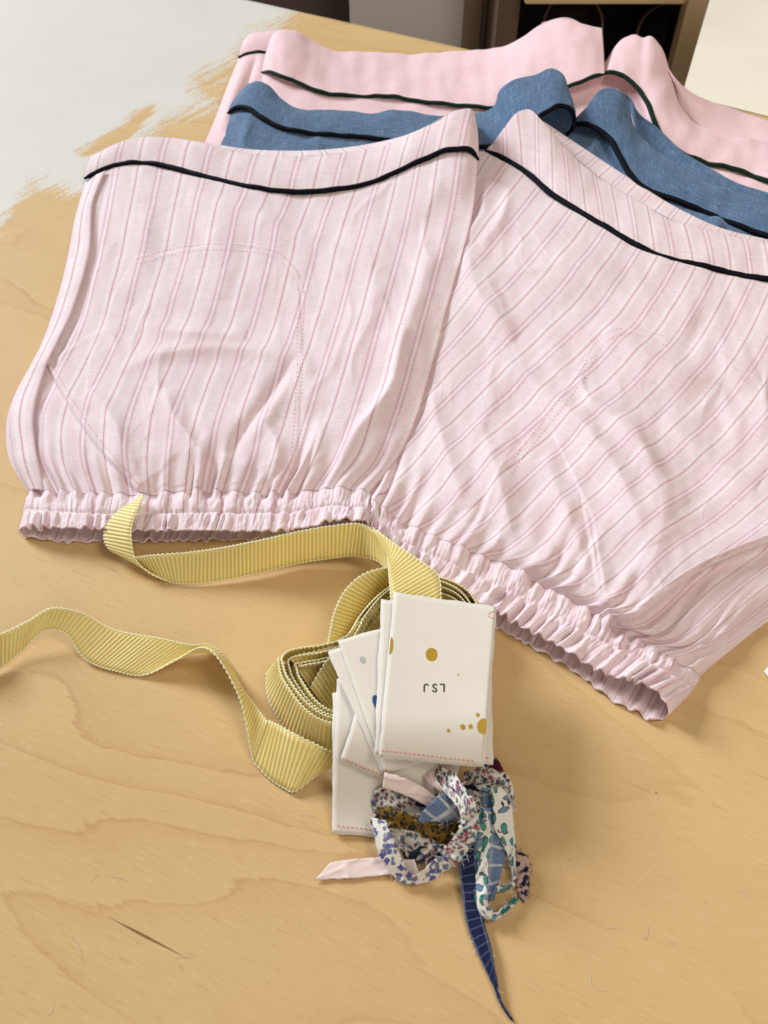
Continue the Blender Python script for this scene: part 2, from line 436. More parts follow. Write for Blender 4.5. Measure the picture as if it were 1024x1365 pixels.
def striped_mat():
    m = NT('striped_linen')
    uv = m.n('UVMap').outputs[0]                                     # x: stripe periods, y: metres along the leg
    sx = m.n('SeparateXYZ', None, Vector=uv)
    wob = m.noise(m.VM('MULTIPLY', uv, (0.6, 14, 1)), 1.0, 2)
    t = m.M('FRACT', m.M('ADD', sx.outputs[0], m.M('MULTIPLY', m.M('SUBTRACT', wob, 0.5), 0.05)))
    base, white, red, mauve = lin(244, 226, 230), lin(250, 240, 242), lin(209, 146, 160), lin(229, 197, 207)
    wm = tuple((a + b) / 2 for a, b in zip(white, base)); wm2 = tuple(a * .75 + b * .25 for a, b in zip(white, base))
    st = [(0.0, base), (.128, base), (.140, white), (.158, white), (.170, wm), (.182, white), (.200, white), (.216, base), (.236, base), (.245, red), (.257, red),
          (.266, base), (.285, base), (.300, white), (.318, white), (.330, wm), (.342, white), (.358, white), (.372, base), (.655, base), (.675, mauve), (.712, mauve),
          (.732, white), (.768, white), (.788, mauve), (.825, mauve), (.845, base), (1.0, base)]
    col = m.ramp(t, st)
    wa, wb = weave(m, uv, 60, 800)
    wa2 = m.noise(m.VM('MULTIPLY', uv, (50, 60, 1)), 1.0, 2, 0.6)
    col = m.mix(m.range(wb, 0.52, 0.72, 0, 0.45), col, lin(252, 245, 250))
    col = m.mix(m.range(wb, 0.47, 0.30, 0, 0.32), col, lin(220, 194, 206))
    col = m.mix(m.range(wa2, 0.5, 0.75, 0, 0.20), col, lin(224, 200, 210))
    blot = m.noise(m.VM('MULTIPLY', uv, (0.8, 22, 1)), 1.0, 2)
    col = m.mix(m.range(blot, 0.35, 0.7, 0, 0.22), col, lin(240, 222, 216), 'MULTIPLY')
    hgt = m.M('ADD', m.M('MULTIPLY', wa2, 0.6), wb)
    return m.fin(col, 0.85, m.bump(hgt, 0.45, 0.0004), translucent=0.18, sheen=0.15, Specular_IOR_Level=0.2)

def plain_cloth(name, c, hi, lo, flecks=0.3):
    m = NT(name); uv = m.n('UVMap').outputs[0]                        # metres
    a = m.noise(m.VM('MULTIPLY', uv, (900, 70, 1)), 1.0, 3, 0.65); b = m.noise(m.VM('MULTIPLY', uv, (70, 900, 1)), 1.0, 3, 0.65)
    col = m.mix(m.range(a, 0.5, 0.75, 0, flecks), c, hi); col = m.mix(m.range(b, 0.5, 0.75, 0, flecks), col, hi)
    col = m.mix(m.range(b, 0.48, 0.25, 0, flecks), col, lo); col = m.mix(m.range(a, 0.48, 0.25, 0, flecks), col, lo)
    bl = m.noise(uv, 40, 4, 0.6); col = m.mix(m.range(bl, 0.35, 0.7, 0, 0.30), col, lo)
    return m.fin(col, 0.85, m.bump(m.M('ADD', a, b), 0.25, 0.0003), translucent=0.10, sheen=0.15, Specular_IOR_Level=0.2)

STRIPE = striped_mat()
BLUE = plain_cloth('blue_chambray', lin(84, 114, 148), lin(150, 170, 192), lin(50, 76, 108), 0.60)
PINK = plain_cloth('pink_linen', lin(242, 210, 214), lin(252, 232, 234), lin(228, 184, 190), 0.40)
def cord_mat(name, c, c2):
    m = NT(name); uv = m.n('UVMap').outputs[0]
    n = m.noise(m.VM('MULTIPLY', uv, (900, 40, 1)), 1.0, 1)
    return m.fin(m.mix(n, c, c2), 0.8, m.bump(n, 0.4, 0.0004), Specular_IOR_Level=0.1)
NAVYP = cord_mat('navy_piping', lin(8, 9, 15), lin(18, 19, 28))
GREENP = cord_mat('green_piping', lin(14, 32, 24), lin(30, 54, 42))

class Sheet:
    """a cloth sheet laid through rows of (photo x, photo y, height mm)"""
    def __init__(s, rows, nu, nv, vpos=None):
        R = np.stack([curve(r, nu) for r in rows])                    # rows, nu, 3
        if vpos is None:
            d = np.linalg.norm(np.diff(R[..., :2], axis=0), axis=2).mean(1); vpos = np.concatenate([[0], np.cumsum(d)]); vpos /= vpos[-1]
        s.v = np.linspace(0, 1, nv); s.u = np.linspace(0, 1, nu)
        G = hermite(vpos, R, s.v)                                     # nv, nu, 3
        s.px, s.py, s.z0 = G[..., 0], G[..., 1], G[..., 2] * 1e-3
        s.U, s.V = np.meshgrid(s.u, s.v); s.nu, s.nv = nu, nv
        s.X = P(s.px, s.py, s.z0); s.rows = R
    def lift(s, dz): s.X[..., 2] += dz; return s
    def normals(s):
        a = np.gradient(s.X, axis=1); b = np.gradient(s.X, axis=0); n = np.cross(b, a); n /= np.linalg.norm(n, axis=2)[..., None] + 1e-12
        return np.where(n[..., 2:] < 0, -n, n)
    def metres(s):
        du = np.linalg.norm(np.diff(s.X, axis=1), axis=2).mean(0).sum(); dvv = np.linalg.norm(np.diff(s.X, axis=0), axis=2).mean(1).sum()
        return np.stack([s.U * du, s.V * dvv], -1)
    def build(s, name, mat, parent, uv=None, solid=0):
        if uv is None: uv = s.metres()
        return mesh_obj(name, s.X.reshape(-1, 3), grid_faces(s.nv, s.nu), mat, parent, uv.reshape(-1, 2), True, solid)
    def at(s, px, py, up=0.0):
        pix = topix(s.X); out = []
        for x, y in zip(np.atleast_1d(px), np.atleast_1d(py)):
            i = np.argmin((pix[..., 0] - x) ** 2 + (pix[..., 1] - y) ** 2); out.append(s.X.reshape(-1, 3)[i])
        out = np.array(out); out[:, 2] += up; return out

def piping(rows_or_pts, r, mat, parent, n=220, up=0.0006, flat=0.75, ends=True):
    pts = np.asarray(rows_or_pts, float)
    pts = pts.copy(); pts[:, 2] += up
    rr = 0.94 * r * (1 + 0.06 * noise(np.arange(len(pts)) * 0.09, np.zeros(len(pts)), int(r * 1e6) % 50))
    pts[:, 2] += 0.0005 * noise(np.arange(len(pts)) * 0.07, np.zeros(len(pts)), 12)
    if ends:
        e = np.linspace(0, 1, len(pts)); rr = rr * np.clip(np.minimum(e, 1 - e) / 0.02, 0.25, 1) ** 0.5
    v, f = tube(pts, rr, 10, flat)
    L = np.concatenate([[0], np.cumsum(np.linalg.norm(np.diff(pts, axis=0), axis=1))])
    uv = np.stack([np.repeat(L, 10), np.tile(np.linspace(0, 0.01, 10), len(pts))], -1)
    return mesh_obj('piping', v, f, mat, parent, uv)

def pleats(n, seed):
    """random gathers: value at 0..1 across a cuff"""
    r = np.random.default_rng(seed); t = [0.0]
    while t[-1] < 1: t.append(t[-1] + (0.28 + 1.44 * r.random() ** 1.4) / n / 2)
    hgt = [(r.uniform(0.15, 1.0) if i % 2 else -r.uniform(0.15, 1.0) ** 1.3) for i in range(len(t))]
    x0 = np.linspace(0, 1, 1600); y0 = hermite(np.array(t), np.array(hgt), x0); k = np.hanning(13); k /= k.sum()
    y0 = np.convolve(np.pad(y0, 6, mode='edge'), k, mode='valid')
    return lambda x: np.interp(np.clip(x, 0, 1), x0, y0)

def stitches(sheet, poly, mat, parent, step=5.0, ln=2.6, r=0.00018, name='stitching'):
    c = curve(np.asarray(poly, float), 400); L = np.concatenate([[0], np.cumsum(np.linalg.norm(np.diff(c, axis=0), axis=1))])
    parts = []
    for q in np.arange(0, L[-1] - ln, step):
        a = [np.interp(x, L, c[:, 0]) for x in (q, q + ln)]; b = [np.interp(x, L, c[:, 1]) for x in (q, q + ln)]
        p = sheet.at(a, b, 0.0002)
        p = np.stack([p[0], p.mean(0) + [0, 0, 0.0002], p[1]])
        parts.append(tube(p, [r * .6, r, r * .6], 5))
    v, f = joined(parts); o = mesh_obj(name, v, f, mat, parent); return o

THREAD = plain('pink_thread', lin(238, 194, 202), 0.6)
# ---------------- striped shorts (front)
striped = thing('striped_shorts', 'pink and white striped shorts with black piping and gathered cuffs, in front', 'shorts', tuple(P(520, 600, 0)))

def leg_wrinkles(s, seed, fl, cuff_g, gath=2.6, base=1.0):
    px, py = s.px, s.py
    z = folds(px, py, fl)
    z += 0.0022 * base * noise(px / 120, py / 95, seed) + 0.0011 * base * noise(px / 48 + noise(px / 90, py / 90, seed + 3), py / 58, seed + 1) + 0.00035 * noise(px / 19, py / 24, seed + 2)
    wx, wy = px + 30 * noise(px / 80, py / 80, seed + 7), py + 30 * noise(px / 80, py / 80, seed + 8)
    z += 0.0008 * base * (np.maximum(0.22 - np.abs(noise((wx + wy * .35) / 70, (wy - wx * .35) / 170, seed + 9)), 0) / 0.22) ** 1.2 * sstep(-.1, .35, noise(px / 140, py / 140, seed + 10))
    z += 0.0002 * base * (np.maximum(0.14 - np.abs(noise(wx / 40, wy / 52, seed + 12)), 0) / 0.14) * sstep(0.0, .3, noise(px / 90, py / 90, seed + 13))
    e = sstep(0.70, 1.0, s.V) ** 1.6
    reach = sstep(0.76 + 0.24 * noise(s.U * 14, s.U * 0, seed + 5), 1.0, s.V) ** 1.3
    z += gath * 1e-3 * cuff_g(s.U) * reach
    return z

# left leg
LL = [
 [(113,240,5),(150,222,11),(200,219,14),(270,235,15),(340,251,15),(420,257,15),(500,243,19),(560,216,27),(600,201,34),(626,202,34),(638,214,26)],
 [(100,285,5),(150,278,12),(230,280,16),(330,290,16),(430,293,16),(520,287,20),(590,276,24),(631,280,22)],
 [(89,342,5),(150,338,12),(230,338,15),(330,344,15),(430,345,16),(520,340,20),(585,335,22),(617,335,19)],
 [(57,450,4),(130,448,12),(220,448,15),(320,450,16),(420,450,17),(500,448,20),(555,446,21),(588,444,17)],
 [(7,560,3),(70,560,12),(180,560,18),(280,560,20),(390,560,20),(470,558,21),(525,556,20),(557,553,16)],
 [(12,612,3),(70,614,11),(180,615,17),(280,615,19),(380,614,19),(460,612,19),(510,610,18),(533,606,15)],
 [(36,652,4),(110,655,11),(190,657,13),(260,655,13),(330,656,13),(400,654,14),(450,652,15),(494,657,15)]]
gL = pleats(17, 3)
FL = [([(250,258),(330,290),(420,328),(500,360)], 3.2, 16, 1.6),
      ([(158,500),(195,484),(275,470),(350,473),(420,500)], 2.7, 18, 0.6),
      ([(175,415),(205,440),(275,452),(330,450)], 3.0, 18, 0.6),
      ([(400,470),(378,500),(345,545),(318,582),(300,610)], -2.2, 9, 0.8),
      ([(392,505),(360,552),(335,590)], 1.8, 12, 1.5),
      ([(222,520),(232,560),(262,600),(275,640)], 2.4, 13, 0.6),
      ([(540,440),(520,520),(470,590),(440,648)], 4.0, 16, 0.7),
      ([(575,330),(550,420),(520,500)], 3.0, 16, 1.3),
      ([(480,300),(500,390),(470,470)], 2.0, 24, 1.0),
      ([(120,520),(160,580),(170,640)], 2.6, 16, 0.8),
      ([(350,560),(370,600),(360,650)], 2.8, 13, 0.9),
      ([(430,560),(420,610),(400,650)], 2.4, 11, 0.9),
      ([(152,226),(135,265),(128,340),(104,420),(70,495),(54,570),(62,640)], -1.6, 6, 0.8),
      ([(300,270),(290,330),(300,400)], 1.6, 26, 1.0), ([(200,270),(190,340),(170,400)], 1.8, 20, 1.0)]
def overlap(sh, poly, inner, hgt, fade):
    # one layer of cloth lying over the next along a line: a crisp step, dying away on the upper side
    c = curve(np.array([(x, y, 0) for x, y in poly], float), 60)
    d, sd_, a_ = polydist(sh.px, sh.py, c); _, s0, _ = polydist(np.array([inner[0]], float), np.array([inner[1]], float), c)
    up = np.where(sd_ == s0[0], sstep(0, 2.0, d), 0)
    low = np.where(sd_ != s0[0], np.exp(-(d / 16) ** 2), 0)
    tap = sstep(0.0, 0.04, a_) * sstep(1.0, 0.97, a_)
    return (hgt * up * np.exp(-d / fade) - 0.5 * hgt * low) * tap
LL = [LL[0]] + [[(x, y, z * (0.85 if z > 8 else 1)) for x, y, z in r_] for r_ in LL[1:]]
SL = Sheet(LL, 380, 320)
edge = np.clip(SL.U / 0.045, 0, 1); edge = np.sqrt(1 - (1 - edge) ** 2)
edR = np.clip((1 - SL.U) / 0.03, 0, 1); edR = np.sqrt(1 - (1 - edR) ** 2)
zl = leg_wrinkles(SL, 2, FL, gL) + overlap(SL, [(58,478),(88,534),(126,592),(186,660)], (200, 560), 0.0022, 50)
pocket = sstep(-1, 1, sdf(SL.px, SL.py, [(180,345),(235,332),(330,328),(372,338),(398,365),(402,450),(398,560),(392,645),(185,650),(110,560),(120,480),(150,400)])) * 0.0005
SL.lift((zl + pocket) * (0.25 + 0.75 * edge * edR)); SL.X[..., 2] = np.maximum(SL.X[..., 2] - (1 - edge) * 0.003 * (SL.U < .1), 0.0008)
uvL = np.stack([SL.U * 9.3 - 9.3 * 0.354 + 0.25 + 20, SL.V * 0.36], -1)
SL.build('front_panel', STRIPE, striped, uvL)

# right leg
RR = [
 [(596,214,10),(650,203,17),(690,222,18),(740,262,17),(800,300,16),(870,338,15),(940,357,14),(1024,374,13),(1130,395,12),(1260,425,5)],
 [(570,330,9),(650,318,14),(720,345,15),(800,395,15),(900,440,15),(1024,480,14),(1130,510,12),(1240,545,4)],
 [(530,450,8),(610,445,13),(700,475,15),(800,525,16),(900,575,15),(1000,620,14),(1090,650,12),(1180,680,4)],
 [(500,570,8),(570,575,13),(650,610,16),(740,660,18),(840,720,17),(930,765,14),(1000,790,11),(1060,800,4)],
 [(486,635,9),(540,665,13),(620,705,16),(700,750,18),(790,805,17),(870,850,14),(930,865,10),(975,866,3)],
 [(478,656,11),(510,680,12),(560,705,12),(620,733,12),(671,751,12),(730,783,12),(778,810,12),(825,842,12),(872,862,12),(912,886,9),(934,900,3)]]
gR = pleats(19, 11)
FR = [([(650,470),(700,505),(760,560),(820,640),(862,740)], 4.0, 26, 0.7),
      ([(720,470),(790,540),(850,610),(910,680)], 3.0, 26, 0.7),
      ([(575,520),(590,590),(620,680)], 2.6, 20, 0.8),
      ([(640,560),(662,640),(690,740)], 2.9, 21, 0.8),
      ([(725,610),(755,690),(800,800)], 2.9, 21, 0.8),
      ([(690,330),(770,360),(850,400),(930,430)], 2.6, 26, 0.8),
      ([(620,330),(640,400),(690,450)], 3.0, 22, 0.8),
      ([(790,430),(860,480),(960,520)], 2.6, 26, 0.7),
      ([(880,560),(950,620),(1010,650)], 2.4, 26, 0.7),
      ([(650,240),(640,290),(600,340)], 2.5, 14, 0.8), ([(680,250),(665,300),(640,330)], 2.0, 10, 0.8),
      ([(830,560),(880,700),(860,780)], 2.6, 24, 0.8)]
SR = Sheet(RR, 420, 320)
edge2 = np.clip((1 - SR.U) / 0.04, 0, 1); edge2 = np.sqrt(1 - (1 - edge2) ** 2)
zr = leg_wrinkles(SR, 5, FR, gR, 2.8) + overlap(SR, [(1100,695),(1024,727),(930,767),(884,800),(852,826),(800,836)], (800, 700), 0.0062, 110)
pocketR = sstep(-1, 1, sdf(SR.px, SR.py, [(812,438),(872,443),(960,470),(1100,560),(1024,720),(930,760),(850,820),(640,690),(662,632),(740,540)])) * 0.0005
SR.lift((zr + pocketR) * (0.25 + 0.75 * edge2)); SR.X[..., 2] = np.maximum(SR.X[..., 2], 0.0008)
vb = SR.V
wR = (1 - vb) * SR.U + vb * (0.34 + 0.81 * SR.U)
SR.build('front_panel', STRIPE, striped, np.stack([wR * 13.6 + 0.1, SR.V * 0.36], -1))

def seam_strip(sheet, pa, pb, name, lift_a, lift_b, uvf, n=160, across=8, bulge=0.0008):
    ca, cb_ = curve(np.array([(x, y, 0) for x, y in pa], float), n), curve(np.array([(x, y, 0) for x, y in pb], float), n)
    A_, B_ = sheet.at(ca[:, 0], ca[:, 1]), sheet.at(cb_[:, 0], cb_[:, 1])
    k = np.ones(7) / 7
    for Q_ in (A_, B_):
        for c in range(3): Q_[:, c] = np.convolve(np.pad(Q_[:, c], 3, mode='edge'), k, mode='valid')
    q = np.linspace(0, 1, across)[None, :, None]
    G = A_[:, None] * (1 - q) + B_[:, None] * q
    G[..., 2] += lift_a * (1 - q[..., 0]) + lift_b * q[..., 0] + bulge * np.sin(np.pi * q[..., 0])
    G[..., 2] += 0.0004 * noise(np.arange(n)[:, None] * .12, q[0, :, 0][None] * 2, 4)
    t_ = np.linspace(0, 1, n)[:, None] + 0 * q[..., 0]
    G[..., 2] -= (lift_a * (1 - q[..., 0]) + lift_b * q[..., 0]) * (1 - sstep(1.0, 0.90, t_) * 1.0) * 1.15
    mesh_obj(name, G.reshape(-1, 3), grid_faces(n, across), STRIPE, striped, uvf(t_, q[..., 0] + 0 * t_).reshape(-1, 2), True, 0.0009)
seam_strip(SL, [(114,240),(101,285),(90,342),(72,405),(45,480),(14,550),(16,595),(26,632),(40,655)], [(143,228),(127,265),(120,342),(97,418),(62,495),(46,560),(50,605),(60,657)],
           'side_seam', 0.0006, 0.0020, lambda t, q: np.stack([q * 0.5 + 0.02, t * .36], -1))
seam_strip(SR, [(1060,711),(930,764),(882,797),(850,823),(812,829)], [(1056,701),(927,754),(876,788),(845,813),(808,820)], 'pocket_edge', 0.0012, 0.0002, lambda t, q: np.stack([q * 0.25 + .4, t * .2], -1), bulge=0.0002)
# back panels lying on the table under the legs
def back_panel(rows, nu=60, nv=50, z=0.0007, mat=STRIPE, parent=striped, inset=8):
    b = Sheet(rows, nu, nv); cx = b.px.mean(1, keepdims=True)
    base = P(b.px, b.py, b.z0); base[..., 2] = z
    c = base.mean((0, 1)); base[..., :2] = c[:2] + (base[..., :2] - c[:2]) * 0.965
    b.X = base; return b.build('back_panel', mat, parent, np.stack([b.U * 9, b.V * 0.36], -1))
back_panel(LL, z=0.0014); back_panel(RR, z=0.0008)

# cuffs: front band (two gathered rows), back band, joined at the side
def cuff(seam, mid, hem, bseam, bhem, g, seed, nu, periods, w0, w1, leg):
    g2 = pleats(25, seed + 50); g3 = pleats(22, seed + 70)
    s = Sheet([seam, mid, hem], nu, 44, [0, 0.5, 1])
    v = s.V
    up = np.abs(np.sin(np.pi * np.clip(v * 2, 0, 2)))                  # loose between the two elastic rows
    amp = np.where(v < 0.5, 0.0005 + 0.0013 * up, 0.0005 + 0.0017 * np.where(v > .75, 1.0, up))
    blend = sstep(0.42, 0.58, v)
    Ud = s.U + 0.02 * (v - .5) * noise(s.U * 9, v * 0, seed + 30) * 2
    amp = amp * (0.35 + 1.0 * sstep(-.35, .35, noise(s.U * 13, v * 2.2, seed + 31)))
    gg = g(Ud) * (1 - blend) * 1.0 + g2(Ud) * blend
    fine = 0.0005 * noise(s.U * 130, v * 5, seed)
    endm = np.clip(np.minimum(s.U, 1 - s.U) / 0.02, 0, 1)
    dz = (gg * amp + fine) * (.3 + .7 * endm) - 0.0012 * np.exp(-((v - .5) / .05) ** 2)
    s.lift(dz)
    # hem edge waves along the leg as well
    tng = s.X[-1] - s.X[0]; tng /= np.linalg.norm(tng, axis=1)[:, None]
    s.X += tng[None] * (sstep(.6, 1, v) * 0.0007 * g2(s.U + .01) )[..., None]
    last = np.stack([np.interp(s.u, leg.u, leg.X[-1, :, k]) for k in range(3)], -1); last[:, 2] -= 0.0004
    s.X += (last - s.X[0])[None] * (1 - sstep(0, .3, v))[..., None]
    s.X[..., 2] -= 0.0005 * np.exp(-((v - .05) / .05) ** 2)
    W = (w0 + (w1 - w0) * s.U) * periods
    # elastic stretch: stripes wander a little with the gathers
    W = W + 0.06 * gg
    o = s.build('cuff_front', STRIPE, striped, np.stack([W, 0.36 + v * 0.03], -1), 0.0007)
    # hem roll
    hp = s.X[-1].copy(); 
    vv, ff = tube(hp, 0.0007, 6); mesh_obj('hem_edge', vv, ff, STRIPE, o, np.stack([np.repeat(W[-1], 6), np.full(len(vv), .39)], -1))
    b = Sheet([bseam, bhem], nu, 24, [0, 1])
    bz = g3(b.U) * (0.0004 + 0.0016 * b.V) + 0.0003 * noise(b.U * 130, b.V * 4, seed + 9)
    b.lift(bz); b.X[..., 2] = np.maximum(b.X[..., 2], 0.0009)
    tn = b.X[-1] - b.X[0]; tn /= np.linalg.norm(tn, axis=1)[:, None]
    b.X += tn[None] * (b.V * 0.0012 * g3(b.U + .012))[..., None]
    ob = b.build('cuff_back', STRIPE, striped, np.stack([W[:1].repeat(24, 0) + .3, 0.36 + b.V * 0.03], -1), 0.0007)
    vv, ff = tube(b.X[-1], 0.0007, 6); mesh_obj('hem_edge', vv, ff, STRIPE, ob, np.stack([np.repeat(W[-1], 6), np.full(len(vv), .39)], -1))
    # closing strips at both ends
    for e in (0, -1):
        A = s.X[:, e]; B = np.stack([np.interp(np.linspace(0, 1, len(A)), np.linspace(0, 1, 24), b.X[:, e, k]) for k in range(3)], -1)
        q = np.linspace(0, 1, 7)[None, :, None]; bulge = np.sin(np.pi * q) * 0.0022
        out = (s.X[:, e] - s.X[:, 12 if e == 0 else -13]); out /= np.linalg.norm(out, axis=1)[:, None]
        G = A[:, None] * (1 - q) + B[:, None] * q + out[:, None] * bulge
        mesh_obj('cuff_side', G.reshape(-1, 3), grid_faces(len(A), 7), STRIPE, striped, np.stack([np.tile(np.linspace(0, .3, 7), len(A)) + 3, np.repeat(np.linspace(.36, .39, len(A)), 7)], -1))
    return s, b
cL, cLb = cuff([(36,652,4),(110,655,11),(190,657,13),(260,655,13),(330,656,13),(400,654,14),(450,652,15),(494,657,15)],
     [(33,678,6),(110,683,12),(190,684,13),(260,682,13),(330,683,13),(400,680,14),(445,673,17),(490,676,17)],
     [(29,702,8),(100,703,12),(190,706,13),(260,706,13),(330,707,13),(390,705,14),(425,699,17),(462,691,21),(484,694,21)],
     [(40,690,1),(260,694,1),(480,694,2)],
     [(29,712,3),(75,721,1),(140,722,1),(260,720,1),(330,719,1),(400,716,1),(470,714,2)], gL, 4, 620, 9.3, 20 / 9.3 - .354 + .25 / 9.3, 20 / 9.3 + .646 + .25 / 9.3, SL)
cR, cRb = cuff([(478,656,11),(510,680,12),(560,705,12),(620,733,12),(671,751,12),(730,783,12),(778,810,12),(825,842,12),(872,862,12),(912,886,9),(934,900,3)],
     [(476,672,15),(502,690,14),(520,708,13),(548,726,12),(590,745,12),(623,760,12),(671,783,12),(730,814,12),(786,846,12),(841,870,12),(890,894,12),(926,913,5)],
     [(474,690,19),(492,700,17),(504,720,14),(540,750,12),(600,785,12),(663,814,12),(699,836,12),(742,858,12),(778,881,12),(813,899,12),(845,907,13),(876,921,14),(889,936,12)],
     [(480,715,1),(560,745,1),(671,800,1),(790,865,1),(905,925,1)],
     [(478,722,2),(520,758,1),(600,805,1),(663,836,1),(711,862,1),(754,887,1),(790,911,1),(817,933,1),(845,946,1),(870,959,1),(885,958,2)], gR, 14, 700, 13.6, 0.34, 1.15, SR)

def band(parent, pip_rows, top_rows, mat, nu=260, nv=46, seed=1, uvs=None, amp=1.0, name='waistband', solid=0.0012):
    s = Sheet([top_rows, pip_rows], nu, nv, [0, 1])
    z = 0.0010 * amp * noise(s.px / 60, s.py / 60, seed) + 0.0006 * amp * noise(s.px / 22, s.py / 30, seed + 1)
    z += 0.0016 * np.sin(np.pi * s.V)                                  # padded roll of the folded band
    s.lift(z); return s, s.build(name, mat, parent, uvs(s) if uvs else None, solid)

# waistband, left half
pipL = [(p[0], p[1], p[2]) for p in LL[0]]
topL = [(122,210,9),(150,195,16),(190,184,19),(235,185,20),(300,200,20),(345,207,20),(440,206,21),(520,192,26),(575,166,38),(612,147,46),(628,146,46),(636,172,36)]
bL, _ = band(striped, pipL, topL, STRIPE, 340, 50, 21, lambda s: np.stack([s.U * 9.3 - 9.3 * .354 + .25 + 20, s.V * .03 - .03], -1))
piping(bL.X[-1] + np.array([0, -0.0004, 0.0003]), 0.0029, NAVYP, striped, flat=0.8)
# inner side of the back waistband, seen over the front edge
bb = Sheet([[(150,200,3),(235,188,6),(345,200,10),(440,199,12),(530,184,16),(600,162,24),(630,160,20)], topL], 160, 14, [0, 1])
bb.X[0, :, 2] -= 0.003
bb.build('back_waistband', STRIPE, striped, np.stack([bb.U * 9.3 + 20.4, bb.V * 0.03], -1), 0.001)
pipR = [(p[0], p[1], p[2]) for p in RR[0]]
topR = [(655,196,17),(672,172,34),(690,151,44),(703,147,45),(722,162,42),(752,196,32),(783,226,24),(840,262,20),(900,296,18),(960,312,17),(1024,325,16),(1130,350,15),(1260,390,8)]
pipRb = [(648,202,17)] + pipR[2:]
bR, _ = band(striped, pipRb, topR, STRIPE, 400, 50, 25, lambda s: np.stack([s.U * 12.6 + 1.2, s.V * .03 - .03], -1))
piping(bR.X[-1] + np.array([0, -0.0004, 0.0003]), 0.0030, NAVYP, striped, 300, flat=0.8)
bb = Sheet([[(715,156,36),(760,186,26),(830,232,19),(900,276,16),(960,304,14),(1024,320,13),(1130,345,12)],
            [(708,152,36),(752,196,26),(790,230,19),(850,268,15),(910,300,13),(970,316,12),(1130,352,10)]], 160, 12, [0, 1])
bb.build('back_waistband', STRIPE, striped, np.stack([bb.U * 11 + 2.4, bb.V * 0.03], -1), 0.001)
# stitched pocket outlines and seams
stitches(SL, [(182,345),(235,331),(330,328),(372,338),(398,366),(403,450),(399,560),(392,640)], THREAD, striped)
stitches(SL, [(68,484),(96,532),(134,588),(184,644)], THREAD, striped)
stitches(SL, [(186,352),(237,338),(328,335),(368,345),(391,370),(396,450),(392,560),(385,640)], THREAD, striped, 5.5)
stitches(SR, [(890,463),(870,453),(828,446),(813,452),(778,505),(728,570),(678,633)], THREAD, striped, 5.5)
stitches(SR, [(895,455),(872,445),(826,438),(806,446),(770,500),(720,565),(670,628)], THREAD, striped)
stitches(SR, [(1010,722),(930,756),(880,788),(845,815),(815,822)], THREAD, striped)

# ---------------- blue pair
blue = thing('blue_shorts', 'blue chambray shorts with black piping, between striped and plain pink pairs', 'shorts', tuple(P(600, 250, 0)))
def simple_leg(parent, pip, lower, mat, seed, nu=200, nv=80, amp=1.0, fl=()):
    mid = None
    s = Sheet([pip, lower], nu, nv, [0, 1])
    zp, zq = s.z0[:1], s.z0[-1:]; s.z0 = zp + (zq - zp) * s.V ** 0.42; s.X = P(s.px, s.py, s.z0)
    z = 0.0016 * amp * noise(s.px / 70, s.py / 50, seed) + 0.0009 * amp * noise(s.px / 26, s.py / 40, seed + 1) + folds(s.px, s.py, list(fl))
    s.lift(z); s.X[..., 2] = np.maximum(s.X[..., 2], 0.0015)
    s.build('front_panel', mat, parent); return s
bpL = [(302,153,8),(316,144,16),(329,144,19),(348,157,17),(370,168,15),(403,177,13),(444,181,12),(488,184,12),(542,190,12),(620,196,12),(690,196,13)]
btL = [(318,126,13),(332,113,24),(343,109,28),(357,114,27),(376,132,21),(395,144,17),(444,147,16),(471,149,16),(499,152,16),(521,147,18),(542,149,17),(590,156,16),(640,150,15),(690,152,15)]
blL = [(276,205,3),(300,235,6),(400,262,8),(520,262,8),(600,255,8),(650,250,8)]
simple_leg(blue, bpL, blL, BLUE, 31, fl=[([(335,150),(330,175),(320,200)], 2.5, 10, 1), ([(420,180),(430,200)], 1.5, 14, 1)])
s, _ = band(blue, bpL, btL, BLUE, 300, 40, 33); piping(s.X[-1] + np.array([0, -.0004, .0003]), 0.0027, NAVYP, blue, flat=.8)
# the end of the waistband flipped up into a loop
lpT = [(640,152,15),(660,140,20),(666,122,34),(680,110,44),(712,100,52),(738,92,56),(748,97,55),(758,120,48),(767,148,38)]
lpB = [(655,196,12),(668,192,14),(682,184,20),(698,172,28),(714,160,36),(732,148,43),(750,143,44),(762,148,42),(766,158,36)]
s, _ = band(blue, lpB, lpT, BLUE, 160, 40, 35)
piping(s.X[95:][:, -1] if False else s.X[-1][80:], 0.0026, NAVYP, blue, flat=.8)
lin_in = Sheet([[(742,100,50),(752,112,48),(762,140,38),(765,160,30)], [(716,160,22),(730,165,20),(742,176,16),(750,184,14)]], 40, 30, [0, 1])
lin_in.build('lining', BLUE, blue, None, 0.001)
piping(P(*np.array(curve([(766,157,36),(764,170,28),(756,180,20),(744,190,15)], 30)).T * np.array([[1], [1], [1e-3]])), 0.0024, NAVYP, blue, flat=.8)
bpR = [(758,170,20),(775,166,28),(793,172,30),(811,185,28),(824,206,24),(837,229,20),(853,247,17),(876,260,15),(904,270,14),(930,279,13),(975,298,12),(1024,317,11),(1130,350,10),(1240,380,5)]
btR = [(764,163,22),(780,146,36),(806,117,48),(822,119,47),(836,136,40),(846,170,30),(868,196,24),(900,220,19),(940,243,17),(985,257,16),(1024,268,15),(1130,305,13),(1240,345,8)]
blR = [(700,240,6),(740,260,8),(820,310,9),(900,345,9),(1024,380,8),(1130,405,7),(1220,430,3)]
simple_leg(blue, bpR, blR, BLUE, 41, fl=[([(800,175),(790,200),(770,230)], 3, 12, 1), ([(835,235),(820,260)], 2, 10, 1), ([(950,290),(960,310)], 2, 16, 1)])
